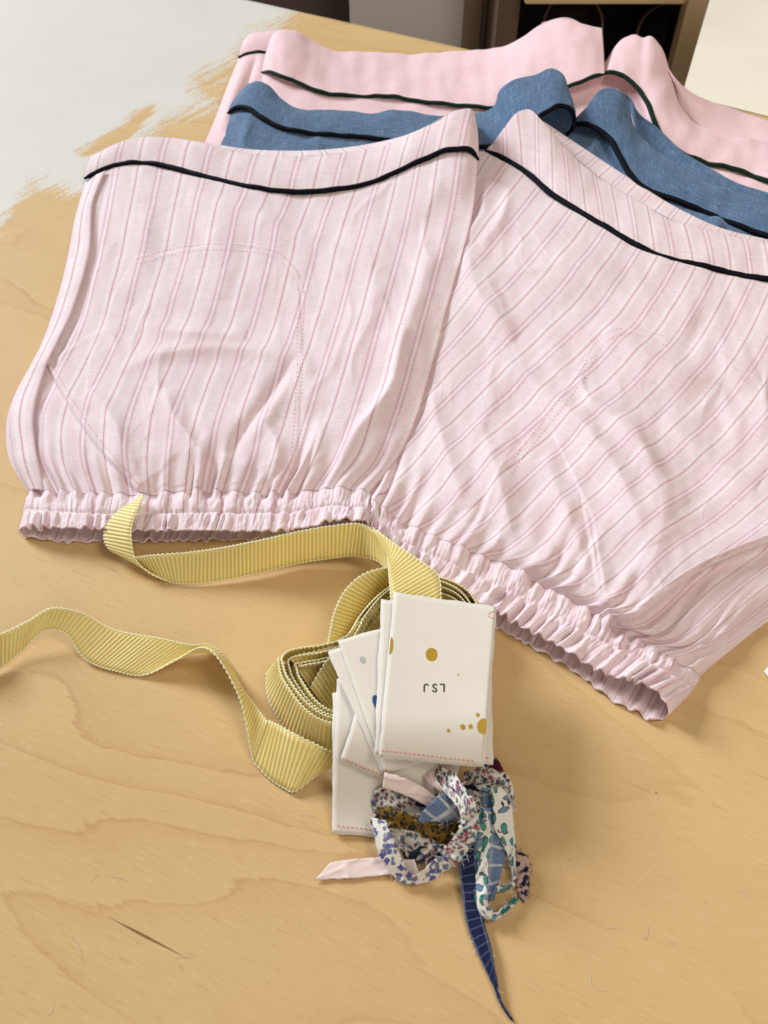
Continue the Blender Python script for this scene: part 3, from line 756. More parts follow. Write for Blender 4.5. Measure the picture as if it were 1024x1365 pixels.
s, _ = band(blue, bpR, btR, BLUE, 340, 44, 43, amp=1.3); piping(s.X[-1] + np.array([0, -.0004, .0003]), 0.0029, NAVYP, blue, 300, flat=.8)
bb = Sheet([[(822,119,44),(842,133,40),(848,146,36),(876,170,28),(915,206,20),(946,224,17),(982,244,15),(1023,257,14),(1130,295,12)],
            [(822,124,36),(838,142,30),(850,176,22),(872,202,17),(905,228,14),(945,250,13),(990,264,12),(1030,276,11),(1130,312,9)]], 160, 14, [0, 1])
bb.build('back_waistband', BLUE, blue, None, 0.001)

# ---------------- pink pair
pink = thing('pink_shorts', 'plain pale pink linen shorts with dark green piping, at the back of the row', 'shorts', tuple(P(600, 160, 0)))
ppL = [(349,97,12),(357,96,18),(370,100,20),(395,110,17),(425,122,14),(450,127,12),(485,129,11),(525,130,11),(560,136,11),(620,143,12),(667,146,14),(710,134,20),(755,117,30),(785,106,36),(806,100,38)]
ptL = [(361,52,26),(370,41,33),(381,39,35),(398,42,33),(417,53,27),(439,66,20),(471,70,17),(512,71,16),(559,72,16),(612,69,19),(650,66,25),(677,60,32),(700,46,42),(722,33,50),(757,25,58),(782,35,55),(802,40,52)]
plL = [(330,165,4),(360,200,5),(450,210,6),(560,215,6),(660,215,7),(740,195,10),(790,160,14)]
simple_leg(pink, ppL, plL, PINK, 51)
s, _ = band(pink, ppL, ptL, PINK, 340, 44, 53, amp=1.6); piping(s.X[-1] + np.array([0, -.0004, .0003]), 0.0025, GREENP, pink, 300, flat=.8)
# left side of the pair, further back: its own piece of waistband and the side of the leg
spb = [(318,78,6),(328,73,8),(342,70,9),(358,71,9)]; spt = [(326,54,9),(334,46,13),(350,43,16),(372,41,17)]
s, _ = band(pink, spb, spt, PINK, 60, 30, 57); piping(s.X[-1] + np.array([0, -.0003, .0003]), 0.0021, GREENP, pink, flat=.8)
sd = Sheet([spb, [(302,118,5),(318,112,11),(334,106,12),(352,108,10)], [(286,160,4),(305,155,9),(322,152,10),(345,150,9)], [(266,206,3),(290,205,6),(310,205,7),(340,205,6)]], 60, 60)
sd.lift(folds(sd.px, sd.py, [([(343,72),(325,120),(305,180)], -3, 5, 1), ([(330,75),(312,120),(292,180)], 1.5, 7, 1)])); sd.build('side_panel', PINK, pink)
# hidden inside of the tall peak
bb = Sheet([[(722,31,47),(757,24,54),(782,36,50),(800,46,44)], [(722,60,18),(757,70,18),(782,80,18),(803,98,22)]], 60, 30, [0, 1]); 
bb.X[-1, :, 1] += 0.03; bb.build('back_waistband', PINK, pink, None, 0.001)
ppR = [(800,102,32),(808,97,38),(827,102,38),(848,117,34),(863,139,28),(871,160,23),(884,184,18),(905,203,15),(928,213,13),(956,221,12),(992,231,11),(1023,244,10),(1120,275,8),(1220,310,4)]
ptR = [(806,84,36),(835,50,52),(845,48,53),(856,53,52),(867,49,55),(880,62,50),(890,84,42),(896,112,32),(906,142,24),(926,163,18),(956,176,15),(1023,190,13),(1120,222,11),(1220,262,6)]
plR = [(770,150,16),(800,165,16),(850,200,12),(920,260,9),(1000,290,8),(1100,315,7),(1200,350,3)]
simple_leg(pink, ppR, plR, PINK, 61, fl=[([(800,105),(780,130),(760,150)], 2, 10, 1)])
s, _ = band(pink, ppR, ptR, PINK, 340, 44, 63, amp=1.6); piping(s.X[-1] + np.array([0, -.0004, .0003]), 0.0026, GREENP, pink, 300, flat=.8)
bb = Sheet([[(884,76,44),(896,100,38),(920,123,28),(950,137,20),(980,147,15),(1023,161,12),(1120,195,9),(1215,240,4)],
            [(888,90,34),(898,120,26),(912,148,17),(934,168,13),(966,182,11),(1030,196,10),(1120,228,8),(1215,268,4)]], 120, 20, [0, 1])
bb.lift(0.001 * noise(bb.px / 40, bb.py / 30, 66)); bb.build('back_waistband', PINK, pink, None, 0.001)

# ------------------------------------------------------------------ yellow grosgrain ribbon
def ribbon_mat():
    m = NT('yellow_grosgrain'); uv = m.n('UVMap').outputs[0]
    sx = m.n('SeparateXYZ', None, Vector=uv)
    rib = m.M('ADD', m.M('MULTIPLY', m.M('SINE', m.M('MULTIPLY', sx.outputs[0], 2 * math.pi)), 0.5), 0.5)
    n = m.noise(m.VM('MULTIPLY', uv, (2.0, 90, 1)), 1.0, 2)
    col = m.mix(rib, lin(224, 194, 88), lin(255, 248, 186)); col = m.mix(m.M('MULTIPLY', n, 0.3), col, lin(252, 242, 182))  # groove shade and ridge highlights put into the rib colour
    return m.fin(col, 0.5, None, translucent=0.2, sheen=0.3, Specular_IOR_Level=0.35)
YELLOW = ribbon_mat(); PICOT = plain('pale_yellow_edge', lin(246, 238, 196), 0.6)
RIB = 0.0022
ribbon = thing('grosgrain_ribbon', 'length of yellow grosgrain ribbon, loosely coiled with two loose ends', 'ribbon', tuple(P(520, 860, 0)))

def strip_world(A, B, across=9, step=RIB / 8):
    """two world-space edges resampled together"""
    A, B = np.asarray(A), np.asarray(B)
    Mid = (A + B) / 2; L = np.concatenate([[0], np.cumsum(np.linalg.norm(np.diff(Mid, axis=0), axis=1))])
    n = max(int(L[-1] / step), 30); x = np.linspace(0, L[-1], n)
    A2, B2 = hermite(L, A, x), hermite(L, B, x)
    return A2, B2, x

def ribbon_strip(name, A, B, parent=ribbon, camber=0.0):
    A2, B2, x = strip_world(A, B)
    q = np.linspace(0, 1, 9)
    G = A2[:, None] * (1 - q)[None, :, None] + B2[:, None] * q[None, :, None]
    nrm = np.cross(np.gradient(G.mean(1), axis=0), B2 - A2); nrm /= np.linalg.norm(nrm, axis=1)[:, None] + 1e-12
    ph = x / RIB
    G = G + nrm[:, None] * (0.00028 * (0.7 + 0.5 * noise(ph * .13, ph * 0, 4)) [:, None, None] * np.sin(2 * np.pi * ph)[:, None, None] + camber * np.sin(np.pi * q)[None, :, None])
    acr = (B2 - A2); acr /= np.linalg.norm(acr, axis=1)[:, None] + 1e-12
    sc = 0.00035 * np.maximum(np.sin(2 * np.pi * ph), -0.2)[:, None]
    G[:, 0] -= acr * sc; G[:, -1] += acr * sc
    uv = np.stack([np.repeat(ph, 9), np.tile(q * 0.022, len(x))], -1)
    o = mesh_obj(name, G.reshape(-1, 3), grid_faces(len(x), 9), YELLOW, parent, uv, True, 0.0005)
    pr = 0.00030 + 0.00030 * np.clip(np.sin(2 * np.pi * ph), 0, 1)
    v, f = joined([tube(G[::2, 0], pr[::2], 5), tube(G[::2, -1], pr[::2], 5)])
    mesh_obj('picot_edge', v, f, PICOT, o)
    return o

def C5(l): return [(x / 2.1333, 640 + y / 2.1333, z) for x, y, z in l]
def C8(l): return [(320 + x / 5.12, 840 + y / 5.12, z) for x, y, z in l]
def W(l): a = np.array(l, float); return P(a[:, 0], a[:, 1], a[:, 2] * 1e-3)

# loose tail waving out of the picture on the left
tT = C5([(-150,505,13),(-60,462,14),(0,440,10),(80,402,12),(150,365,15),(220,375,12),(320,425,7),(450,450,6),(550,470,4),(602,468,2),(650,520,2),(690,592,6),(760,690,11)])
tB = C5([(-160,600,1.5),(-70,572,1.5),(0,535,2),(66,482,5),(128,427,10),(180,430,9),(240,505,3),(330,542,1.5),(420,552,2),(500,512,9),(578,476,20),(672,596,17),(722,802,1.5)])
ribbon_strip('loose_end', W(tT), W(tB))
# folded piece at the lower left of the coil, turning under the tags
fT = C8([(195,620,11.2),(280,662,13),(400,728,14),(520,785,13),(610,830,11),(720,880,6)])
fB = C8([(95,900,1.6),(200,1010,1.2),(300,1075,1.2),(375,1098,2),(485,1020,3),(620,930,3)])
ribbon_strip('folded_end', W(fT), W(fB))
f2T = C8([(450,690,1.2),(540,668,1.5),(640,650,2),(720,650,2)]); f2B = C8([(455,760,.8),(560,800,.8),(660,820,.8),(740,830,.8)])
ribbon_strip('folded_end', W(f2T), W(f2B))
# upper long piece: pointed end on the cuff, bend, long run, fold, down to the coil
uT = [(190,659,17),(178,668,17),(158,681,16),(143,699,14),(139,716,11),(146,732,8),(166,742,4),(186,750,1.2)]
uB = [(191,660,17.5),(188,668,19),(180,686,19),(175,705,17),(175,722,14),(180,744,9),(200,764,5),(222,774,2)]
ribbon_strip('pointed_end', W(uT), W(uB))
lT = [(178,744,9),(200,741,11),(250,737,13),(300,730,16),(350,720,21),(400,709,22),(440,702,23),(480,699,24),(498,708,24),(514,734,24)]
lB = [(183,752,1.2),(215,771,1.5),(250,778,1.5),(300,772,2),(350,762,2.5),(400,750,3),(440,744,5),(475,741,8),(500,746,14),(518,762,20)]
ribbon_strip('long_run', W(lT), W(lB))
dT = [(497,704,24.5),(530,728,29),(560,748,31),(583,766,32),(588,800,32),(592,840,30)]
dB = [(515,734,24.5),(518,752,29),(520,775,32),(522,800,33),(526,830,32),(530,860,30)]
ribbon_strip('hanging_run', W(dT), W(dB))
# the coil: a spiral whose upper edge follows the outline seen from above
loop = np.array([(371,876),(374,898),(386,920),(408,948),(428,962),(450,968),(495,962),(548,932),(592,884),(626,838),(640,806),(626,784),(600,769),(570,763),(540,767),(505,785),(476,815),(456,845),(430,855),(400,860),(380,866)], float)
def coil():
    L = np.concatenate([loop, loop[:1]]); base = W(np.c_[curve(L, 160), np.full(160, 21.0)])[:-1]
    c = base.mean(0); tg = np.roll(base, -1, 0) - np.roll(base, 1, 0); tg[:, 2] = 0; tg /= np.linalg.norm(tg, axis=1)[:, None]
    nrm = np.stack([tg[:, 1], -tg[:, 0], 0 * tg[:, 0]], -1)
    if ((base - c) * nrm).sum() < 0: nrm = -nrm
    # smooth normals
    for _ in range(12): nrm = (np.roll(nrm, 1, 0) + nrm + np.roll(nrm, -1, 0)); nrm /= np.linalg.norm(nrm, axis=1)[:, None]
    n = len(base); turns = 4; idx = np.arange(int(n * turns)); k = idx / n
    inw = 0.0026 * k + 0.0006 * np.sin(idx * 0.11) * (k > .2)
    A = base[idx % n] - nrm[idx % n] * inw[:, None]; A[:, 2] = 0.021 + 0.0012 * np.sin(idx * 0.05) - 0.0006 * k
    fl = 0.0085 - 0.001 * k
    B = A + nrm[idx % n] * fl[:, None]; B[:, 2] = 0.0012
    return A, B
A, B = coil(); ribbon_strip('coil', A[::3], B[::3])
# looser outer loop at the upper left of the coil
oT = [(438,858,20),(441,842,21),(447,815,22),(462,786,23),(485,766,24),(512,758,24),(540,757,23),(570,760,21)]
oB = [(470,880,2),(478,855,2),(490,828,2),(505,808,2),(520,796,2),(535,788,2),(555,784,2),(575,784,2)]
ribbon_strip('outer_loop', W(oT), W(oB))
# inner crossing turns, seen inside the left lobe and under the hanging run
iT = C8([(700,150,20),(600,205,19),(560,260,17),(480,395,12)]); iB = C8([(790,330,6),(730,420,5),(690,480,4),(610,560,3)])
ribbon_strip('inner_turn', W(iT), W(iB))
i3T = C8([(345,195,18),(400,170,18.5),(500,150,18.5),(640,110,18)]); i3B = C8([(480,400,5),(520,350,5),(580,290,5),(660,230,5)])
ribbon_strip('inner_turn', W(i3T), W(i3B))
i2T = [(530,775,19),(505,800,19),(480,828,19),(462,850,19)]; i2B = [(560,830,4),(540,850,4),(515,868,4),(490,885,4)]
ribbon_strip('inner_turn', W(i2T), W(i2B))

# ------------------------------------------------------------------ paper tags
def paper_mat():
    m = NT('cream_paper'); g = m.n('TexCoord').outputs['Object']
    n = m.noise(g, 45, 3); f = m.noise(g, 900, 2)
    col = m.mix(n, lin(224, 217, 203), lin(232, 226, 214))
    return m.fin(col, 0.8, m.bump(f, 0.15, 0.0003), translucent=0.05, Specular_IOR_Level=0.2)
PAPER = paper_mat(); TORN = plain('torn_paper_edge', lin(250, 248, 244), 0.9)
REDT = plain('red_thread', lin(206, 112, 92), 0.7); OCHRE = plain('ochre_ink', lin(178, 140, 34), 0.5, 0.12, 300)
BLUEI = plain('blue_ink', lin(40, 74, 126), 0.5, 0.1, 300); GREYI = plain('grey_ink', lin(176, 178, 176), 0.5, 0.05, 300)
BLACKI = plain('black_ink', lin(52, 48, 50), 0.6); REDI = plain('red_ink', lin(206, 84, 84), 0.6)

def stackz(py):
    y = np.asarray(py, float)
    return 23.0 * (1 - sstep(950, 1126, y)) + np.clip(950 - y, 0, 400) * 0.012 + 0.3

class Card:
    def __init__(s, label, tl, tr, br, bl, k, seed, extra=(0, 0), curl=0.0):
        s.c = [np.array(q, float) for q in (tl, tr, br, bl)]; s.k = k; s.extra = extra; s.curl = curl
        nu, nv = 26, 36
        u, v = np.meshgrid(np.linspace(0, 1, nu), np.linspace(0, 1, nv))
        V = s.map(u, v)
        # deckled edges
        jit = 0.0002
        V[:, 0, 0] += jit * noise(v[:, 0] * 9, v[:, 0] * 0, seed) * 2; V[:, -1, 0] += jit * noise(v[:, 0] * 9, v[:, 0] * 0, seed + 1) * 2
        V[0, :, 1] += jit * noise(u[0] * 7, u[0] * 0, seed + 2) * 2; V[-1, :, 1] += jit * noise(u[0] * 7, u[0] * 0, seed + 3) * 2
        s.o = thing('paper_tag', label, 'tag', tuple(V[-1, nu // 2] * [1, 1, 0]), 'paper tags in the bundle')
        mesh_obj('card', V.reshape(-1, 3), grid_faces(nv, nu), PAPER, s.o, np.stack([u, v], -1).reshape(-1, 2), True, 0.0004)
        loopp = np.concatenate([V[0], V[1:, -1], V[-1, ::-1][1:], V[::-1, 0][1:]])
        rr = np.random.default_rng(seed); rad = 0.00021 + 0.00010 * noise(np.arange(len(loopp)) * 0.7, np.arange(len(loopp)) * 0.0, seed + 8)
        vv, ff = tube(loopp, np.abs(rad), 6, 0.8); mesh_obj('torn_edge', vv, ff, TORN, s.o)
    def map(s, u, v, up=0.0):
        u, v = np.asarray(u, float), np.asarray(v, float)
        a, b, c, d = s.c
        px = (1-u)*(1-v)*a[0] + u*(1-v)*b[0] + u*v*c[0] + (1-u)*v*d[0]; py = (1-u)*(1-v)*a[1] + u*(1-v)*b[1] + u*v*c[1] + (1-u)*v*d[1]
        z = stackz(py) + s.k + s.extra[0] * (1 - v) + s.extra[1] * v + s.curl * (u - .5) ** 2 * 4
        return P(px, py, z * 1e-3 + up)
    def inv(s, px, py):
        u = v = 0.5
        for _ in range(20):
            q = topix(s.map(u, v)); e = 1e-3
            du = (topix(s.map(u + e, v)) - q) / e; dvv = (topix(s.map(u, v + e)) - q) / e
            M_ = np.stack([du, dvv], -1); r = np.linalg.solve(M_, np.array([px, py]) - q); u += r[0]; v += r[1]
        return u, v
    def spot(s, px, py, rx, ry, mat, name='ink_spot'):
        cu, cv = s.inv(px, py); n = 28; a = np.linspace(0, 2 * np.pi, n, endpoint=False)
        uu, vv = s.inv(px + rx, py)[0] - cu, s.inv(px, py + ry)[1] - cv
        wob = 1 + 0.06 * noise(np.cos(a) * 2 + px, np.sin(a) * 2 + py, 3)
        U = np.clip(cu + uu * np.cos(a) * wob, 0.004, 0.996); Vv = np.clip(cv + vv * np.sin(a) * wob, 0.004, 0.996)
        pts = np.concatenate([s.map(cu, cv, .00026)[None], s.map(U, Vv, .00026)])
        mesh_obj(name, pts, [[0, i + 1, (i + 1) % n + 1] for i in range(n)], mat, s.o)
    def stitch(s, p0, p1, mat=REDT, step=6.0):
        p0, p1 = np.array(p0, float), np.array(p1, float); L = np.linalg.norm(p1 - p0); parts = []
        for q in np.arange(0, L - 3, step):
            w_ = 0.4 * math.sin(q)
            a = s.inv(*(p0 + (p1 - p0) * q / L + [0, w_])); b = s.inv(*(p0 + (p1 - p0) * (q + step * .62) / L + [0, w_ * .3]))
            A_, B_ = s.map(*a, .0004), s.map(*b, .0004); parts.append(tube(np.stack([A_, (A_ + B_) / 2 + [0, 0, .00025], B_]), [.00012, .00026, .00012], 5))
        v, f = joined(parts); mesh_obj('stitching', v, f, mat, s.o)

cG = Card('cream paper tag at the very bottom of the bundle, barely showing at left', (444,924), (590,915), (588,1112), (444,1106), 0.4, 101)
cF = Card('large lowest cream tag with red stitching along its bottom edge, lying on the wood', (450,905), (598,898), (590,1124), (443,1110), 1.2, 103)
cE = Card('cream tag with torn left corner and red stitches, under the two fanned tags', (506,850), (640,890), (600,1078), (455,1012), 3.4, 105, (0, 1))
cD = Card('cream tag fanned out furthest left, under the one with the grey spot', (437,869), (566,828), (640,990), (511,1032), 5.0, 107, (0, .6))
cC = Card('cream tag with grey spot and blue ink blot, fanned left under the top tag', (451,854), (580,818), (645,988), (514,1030), 6.2, 109, (0, .6))
cB = Card('blush tinted tag directly beneath the printed top tag, edge showing', (509,799), (653,815), (657,1019), (500,1005), 8.4, 111, (0, 1.0))
cA = Card('top cream tag printed LSJ upside down with ochre ink spots', (526,790), (662,809), (645,1022), (505,1009), 9.8, 113, (0, 1.2), 0.5)
cA.spot(575.5, 872.5, 8, 9, OCHRE); cA.spot(520, 861, 4.5, 12, OCHRE); cA.spot(644, 968, 8, 10.5, OCHRE); cA.spot(617, 969, 3.6, 3.6, OCHRE)
cA.spot(627.5, 968.5, 3.0, 3.3, OCHRE); cA.spot(598, 974, 2.2, 2.6, OCHRE); cA.spot(637, 953, 2.6, 2.8, OCHRE); cA.spot(611, 899.5, 1.1, 1.3, OCHRE)
cF.spot(597, 1018, 4, 4.5, OCHRE)
cC.spot(484, 880, 4.2, 5.2, GREYI); cC.spot(503, 937, 6, 11.5, BLUEI)
cA.stitch((509, 1001), (636, 1015)); cE.stitch((462, 1015), (510, 1034)); cF.stitch((450, 1101), (500, 1107)); cB.stitch((642, 1010), (654, 1011.5))
def lettering(card, strokes):
    """flat printed letters on the card, upside down as the card lies"""
    for st in strokes:
        c = curve(np.array([(x, y, 0) for x, y in st], float), 24)
        p = np.array([card.map(*card.inv(x, y), .00024) for x, y, _ in c])
        v, f = tube(p, .00040, 6, 0.35); mesh_obj('letter', v, f, BLACKI, card.o)
lettering(cA, [[(592, 922.5), (592, 918), (592, 912.6), (591.9, 912.3), (589, 912.2), (586.4, 912.1)],
               [(576.8, 919.8), (578.2, 921.8), (580.6, 921.9), (582, 920.2), (581, 918), (578.6, 916.6), (577.2, 914.6), (578.6, 912.4), (581, 912.2), (582.6, 914)],
               [(565.6, 922.2), (565.6, 917), (565.8, 914), (567.4, 912.2), (569.6, 912.4), (570.8, 914)]])
# corner of a red printed outline at the card's upper right edge
def red_mark():
    parts = []
    for dy in (-4.0, 4.0):
        c = [(661 - 9.5 * math.cos(t) , 820 + dy * 0.2 + (dy) * math.sin(t) * 1.0) for t in np.linspace(0, math.pi / 2, 8)]
        c = [(min(x, 659.5), y) for x, y in c]
        p = np.array([cA.map(*cA.inv(*q), .00022) for q in c]); parts.append(tube(p, .0002, 5, 0.4))
    v, f = joined(parts); mesh_obj('printed_mark', v, f, REDI, cA.o)
red_mark()

# ------------------------------------------------------------------ fabric scraps and ribbons tied to the tags
def floral(name, ground, cols, scale=260.0, dens=0.36, leaf=False, stretch=(1, 1, 1)):
    m = NT(name); g = m.n('UVMap').outputs[0]; g = m.VM('MULTIPLY', g, stretch)
    wv = m.noise(g, 2600, 1); col = m.mix(m.M('MULTIPLY', wv, 0.25), ground, tuple(c * .8 for c in ground[:3]) + (1,))
    for i, c in enumerate(cols):
        gg = m.VM('ADD', g, (0.013 * i + .003, 0.007 * i, 0))
        if leaf: gg = m.VM('MULTIPLY', gg, (1.0, 0.48, 1)) if i % 2 == 0 else m.VM('MULTIPLY', gg, (0.55, 1.0, 1))
        v = m.n('TexVoronoi', None, Vector=gg, Scale=1.3 * scale * (1 + .25 * i), Randomness=0.9)
        nz = m.noise(gg, scale * 5, 1)
        d = m.M('ADD', v.outputs['Distance'], m.M('MULTIPLY', m.M('SUBTRACT', nz, 0.5), 0.5 if not leaf else 0.15))
        sel = m.n('SeparateColor', None, Color=v.outputs['Color']).outputs[0]
        f = m.M('MULTIPLY', m.M('LESS_THAN', d, dens), m.M('GREATER_THAN', sel, 0.2))
        col = m.mix(f, col, c)
        if leaf:
            ring = m.M('MULTIPLY', m.M('LESS_THAN', m.M('ABSOLUTE', m.M('SUBTRACT', d, dens)), 0.035), m.M('GREATER_THAN', sel, 0.2))
            col = m.mix(ring, col, lin(44, 52, 62))
    return m.fin(col, 0.8, m.bump(wv, 0.2, 0.0003), translucent=0.12, sheen=0.1, Specular_IOR_Level=0.2)

def checks(name, ground, line, line2, px_, py_, wl=0.07):
    m = NT(name); g = m.n('UVMap').outputs[0]; s = m.n('SeparateXYZ', None, Vector=g)
    wob = m.M('MULTIPLY', m.noise(g, 300, 1), 0.10)
    fx = m.M('FRACT', m.M('ADD', m.M('MULTIPLY', s.outputs[0], 1 / px_), wob)); fy = m.M('FRACT', m.M('ADD', m.M('MULTIPLY', s.outputs[1], 1 / py_), wob))
    wv = m.noise(g, 2600, 1)
    col = m.mix(m.M('MULTIPLY', wv, .35), ground, tuple(c * 1.5 for c in ground[:3]) + (1,))
    if line2 is not None:
        col = m.mix(m.M('MULTIPLY', m.range(m.M('ABSOLUTE', m.M('SUBTRACT', fx, 0.2)), 0.16, 0.12), .7), col, line2)
    col = m.mix(m.M('MULTIPLY', m.M('LESS_THAN', fx, wl), .75), col, line); col = m.mix(m.M('MULTIPLY', m.M('LESS_THAN', fy, wl * .9), .8), col, line)
    return m.fin(col, 0.85, m.bump(wv, 0.3, 0.0004), translucent=0.08, Specular_IOR_Level=0.2)

WHT = lin(236, 232, 222)
BLUSH = NT('blush_satin'); _n = BLUSH.noise(BLUSH.VM('MULTIPLY', BLUSH.n('UVMap').outputs[0], (2600, 60, 1)), 1.0, 1)
BLUSH = BLUSH.fin(BLUSH.mix(_n, lin(232, 206, 200), lin(246, 228, 222)), 0.5, BLUSH.bump(_n, .2, .0003), translucent=0.1, sheen=.2)
PURP = floral('purple_sprig_cotton', WHT, [lin(96, 92, 160), lin(120, 126, 150)], 230, 0.44)
MUST = floral('mustard_floral_cotton', lin(128, 98, 30), [lin(40, 36, 30), lin(88, 70, 30), lin(56, 52, 40), lin(30, 30, 30)], 210, 0.36)
GRYF = floral('grey_floral_cotton', lin(196, 190, 176), [lin(84, 92, 104), lin(140, 146, 150), lin(112, 62, 78)], 230, 0.38)
BERRY = floral('berry_floral_cotton', WHT, [lin(176, 84, 104), lin(70, 74, 92), lin(140, 108, 140), lin(104, 132, 130)], 230, 0.36)
LEAF = floral('green_leaf_cotton', lin(238, 236, 228), [lin(58, 132, 98), lin(110, 142, 168), lin(84, 150, 140)], 190, 0.38, True)
TEALF = floral('teal_leaf_cotton', lin(222, 226, 220), [lin(34, 118, 110), lin(46, 84, 100), lin(120, 170, 190)], 210, 0.42, True)
NAVF = floral('navy_floral_cotton', lin(30, 34, 56), [lin(70, 84, 110), lin(206, 178, 170)], 190, 0.26)
PNKF = floral('navy_on_pink_cotton', lin(204, 172, 160), [lin(32, 34, 62), lin(40, 44, 76)], 230, 0.40)
BURG = floral('burgundy_cotton', lin(84, 22, 36), [lin(28, 26, 40), lin(40, 34, 52)], 220, 0.40)
PLAID = checks('blue_plaid_cotton', lin(104, 124, 156), lin(206, 210, 214), lin(150, 164, 186), 0.0085, 0.0075, 0.16)
NAVYC = checks('navy_check_cotton', lin(24, 31, 62), lin(110, 120, 152), None, 0.0052, 0.0034, 0.08)
FRAYM = plain('fray_thread', lin(222, 214, 204), 0.8); FRAYN = plain('navy_fray_thread', lin(40, 42, 66), 0.8)

def Sx(l): return [(480 + x / 4.267, 1000 + y / 4.267, z) for x, y, z in l]
def C7(l): return [(400 + x / 3.0118, 1000 + y / 3.0118, z) for x, y, z in l]
def cloth_strip(name, A, B, mat, parent, puff=0.0012, seed=1, fray=0, fraymat=None, twist=0.0005):
    A2, B2, x = strip_world(W(A), W(B), step=0.0006)
    if twist > 0.0003: dd_ = (B2 - A2) * 0.13; A2 = A2 - dd_; B2 = B2 + dd_
    q = np.linspace(0, 1, 13)
    G = A2[:, None] * (1 - q)[None, :, None] + B2[:, None] * q[None, :, None]
    tg = np.gradient(G.mean(1), axis=0); nrm = np.cross(tg, B2 - A2); nrm /= np.linalg.norm(nrm, axis=1)[:, None] + 1e-12
    nrm = np.where(nrm[:, 2:] < 0, -nrm, nrm)
    X, Q = np.meshgrid(x, q, indexing='ij')
    # flat strip with pressed lengthwise creases and a few kinks across
    cr = np.abs(noise(X * 34, Q * 2.1, seed)); kk = np.maximum(0.2 - np.abs(noise(X * 75 + Q * .9, Q * .6, seed + 1)), 0) / 0.2
    bump_ = 0.12 * puff * np.sin(np.pi * Q) + twist * 1.5 * (0.35 - cr) + twist * 2.4 * kk ** 1.5
    G = G + nrm[:, None] * bump_[..., None]
    acr = B2 - A2; wdt = np.linalg.norm(acr, axis=1)[:, None]; acr = acr / (wdt + 1e-12)
    G[:, 0] += acr * (0.0004 * noise(x * 900, x * 0, seed + 2))[:, None]; G[:, -1] += acr * (0.0004 * noise(x * 900, x * 0, seed + 3))[:, None]
    G[..., 2] = np.maximum(G[..., 2], 0.0006)
    width = float(wdt.mean())
    uv = np.stack([Q.ravel() * width + seed * .031, X.ravel() + seed * .017], -1)
    o = mesh_obj(name, G.reshape(-1, 3), grid_faces(len(x), 13), mat, parent, uv, True, 0.0004)
    if fray:
        r = np.random.default_rng(seed); parts = []
        for _ in range(fray):
            i = r.integers(0, len(x)); e = 0 if r.random() < .5 else -1
            p = G[i, e]; d = (acr[i] if e == -1 else -acr[i]) + r.normal(size=3) * .6; d /= np.linalg.norm(d); l = r.uniform(.0006, .0026)
            b = r.normal(size=3) * .0008
            pts = np.stack([p, p + d * l * .5 + b * .5, p + d * l + b]); pts[:, 2] = np.maximum(pts[:, 2], .0004)
            parts.append(tube(pts, [.00011, .0001, .00006], 4))
        v, f = joined(parts); fo = mesh_obj('frayed_threads', v, f, fraymat or FRAYM, o); fo['kind'] = 'stuff'
    return o
def scrap(name, label, cat, at, grp=None): return thing(name, label, cat, tuple(P(at[0], at[1], 0)), 'fabric scraps tied to the tags')

o = scrap('blush_ribbon', 'pale pink satin ribbon with its loose tail pointing left on wood', 'ribbon', (470, 1160))
cloth_strip('tail', C7([(120,452,1),(200,440,1.2),(340,432,2),(460,440,6)]), C7([(60,522,1),(200,515,1),(370,501,1.5),(480,500,5)]), BLUSH, o, .0003, 3, 0, None, .0002)
cloth_strip('bow_loop', Sx([(140,128,22),(200,142,22),(300,180,21),(400,240,18),(450,285,14)]), Sx([(128,212,18),(200,235,18),(300,275,17),(388,320,14),(425,335,11)]), BLUSH, o, .001, 4, 0, None, .0002)
cloth_strip('curl', Sx([(345,95,13),(350,130,16),(390,185,19),(440,220,20),(490,255,19)]), Sx([(405,80,14),(420,110,19),(428,150,21),(455,195,22),(505,240,20)]), BLUSH, o, .002, 5, 0, None, .0002)
o = scrap('grey_floral_strip', 'grey floral cotton strip bunched at upper left of the knot', 'fabric strip', (505, 1070))
cloth_strip('folded_edge', Sx([(60,275,7),(95,240,11),(140,225,13),(200,262,13),(300,290,11),(370,320,9)]), Sx([(85,380,3),(105,345,7),(140,320,9),(200,340,9),(290,370,8),(360,400,7)]), GRYF, o, .0015, 6, 26, FRAYN)
cloth_strip('under_fold', Sx([(165,430,6),(230,455,7),(320,480,8),(460,548,8)]), Sx([(190,520,2),(240,560,2.5),(300,600,3),(420,635,3)]), GRYF, o, .0012, 7, 12)
o = scrap('navy_floral_strip', 'dark navy floral strip tucked inside the knot of scraps', 'fabric strip', (535, 1140))
cloth_strip('fold', Sx([(190,258,9),(260,268,11),(350,300,11),(440,250,12)]), Sx([(200,300,7),(270,322,8),(360,330,8),(430,310,9)]), NAVF, o, .001, 8)
cloth_strip('fold', Sx([(215,515,3.6),(260,525,4.5),(340,545,5.5),(450,560,6.5)]), Sx([(275,680,1.5),(300,640,2),(360,620,3),(470,600,4)]), NAVF, o, .001, 9, 10, FRAYN)
cloth_strip('fold', Sx([(65,360,3),(58,390,3),(62,420,2.5),(85,440,2)]), Sx([(95,350,6),(90,385,6),(92,415,5),(110,430,4)]), NAVF, o, .001, 10)
cloth_strip('under_fold', Sx([(230,250,3),(330,240,4),(450,230,5),(560,250,5),(700,300,5)]), Sx([(300,480,2),(380,500,2.5),(470,520,3),(580,500,3),(690,470,3)]), NAVF, o, .001, 31)  # added dark layer standing in for the shade in gaps between the strips
o = scrap('mustard_strip', 'mustard brown floral cotton loop at the left of the knot', 'fabric strip', (560, 1095))
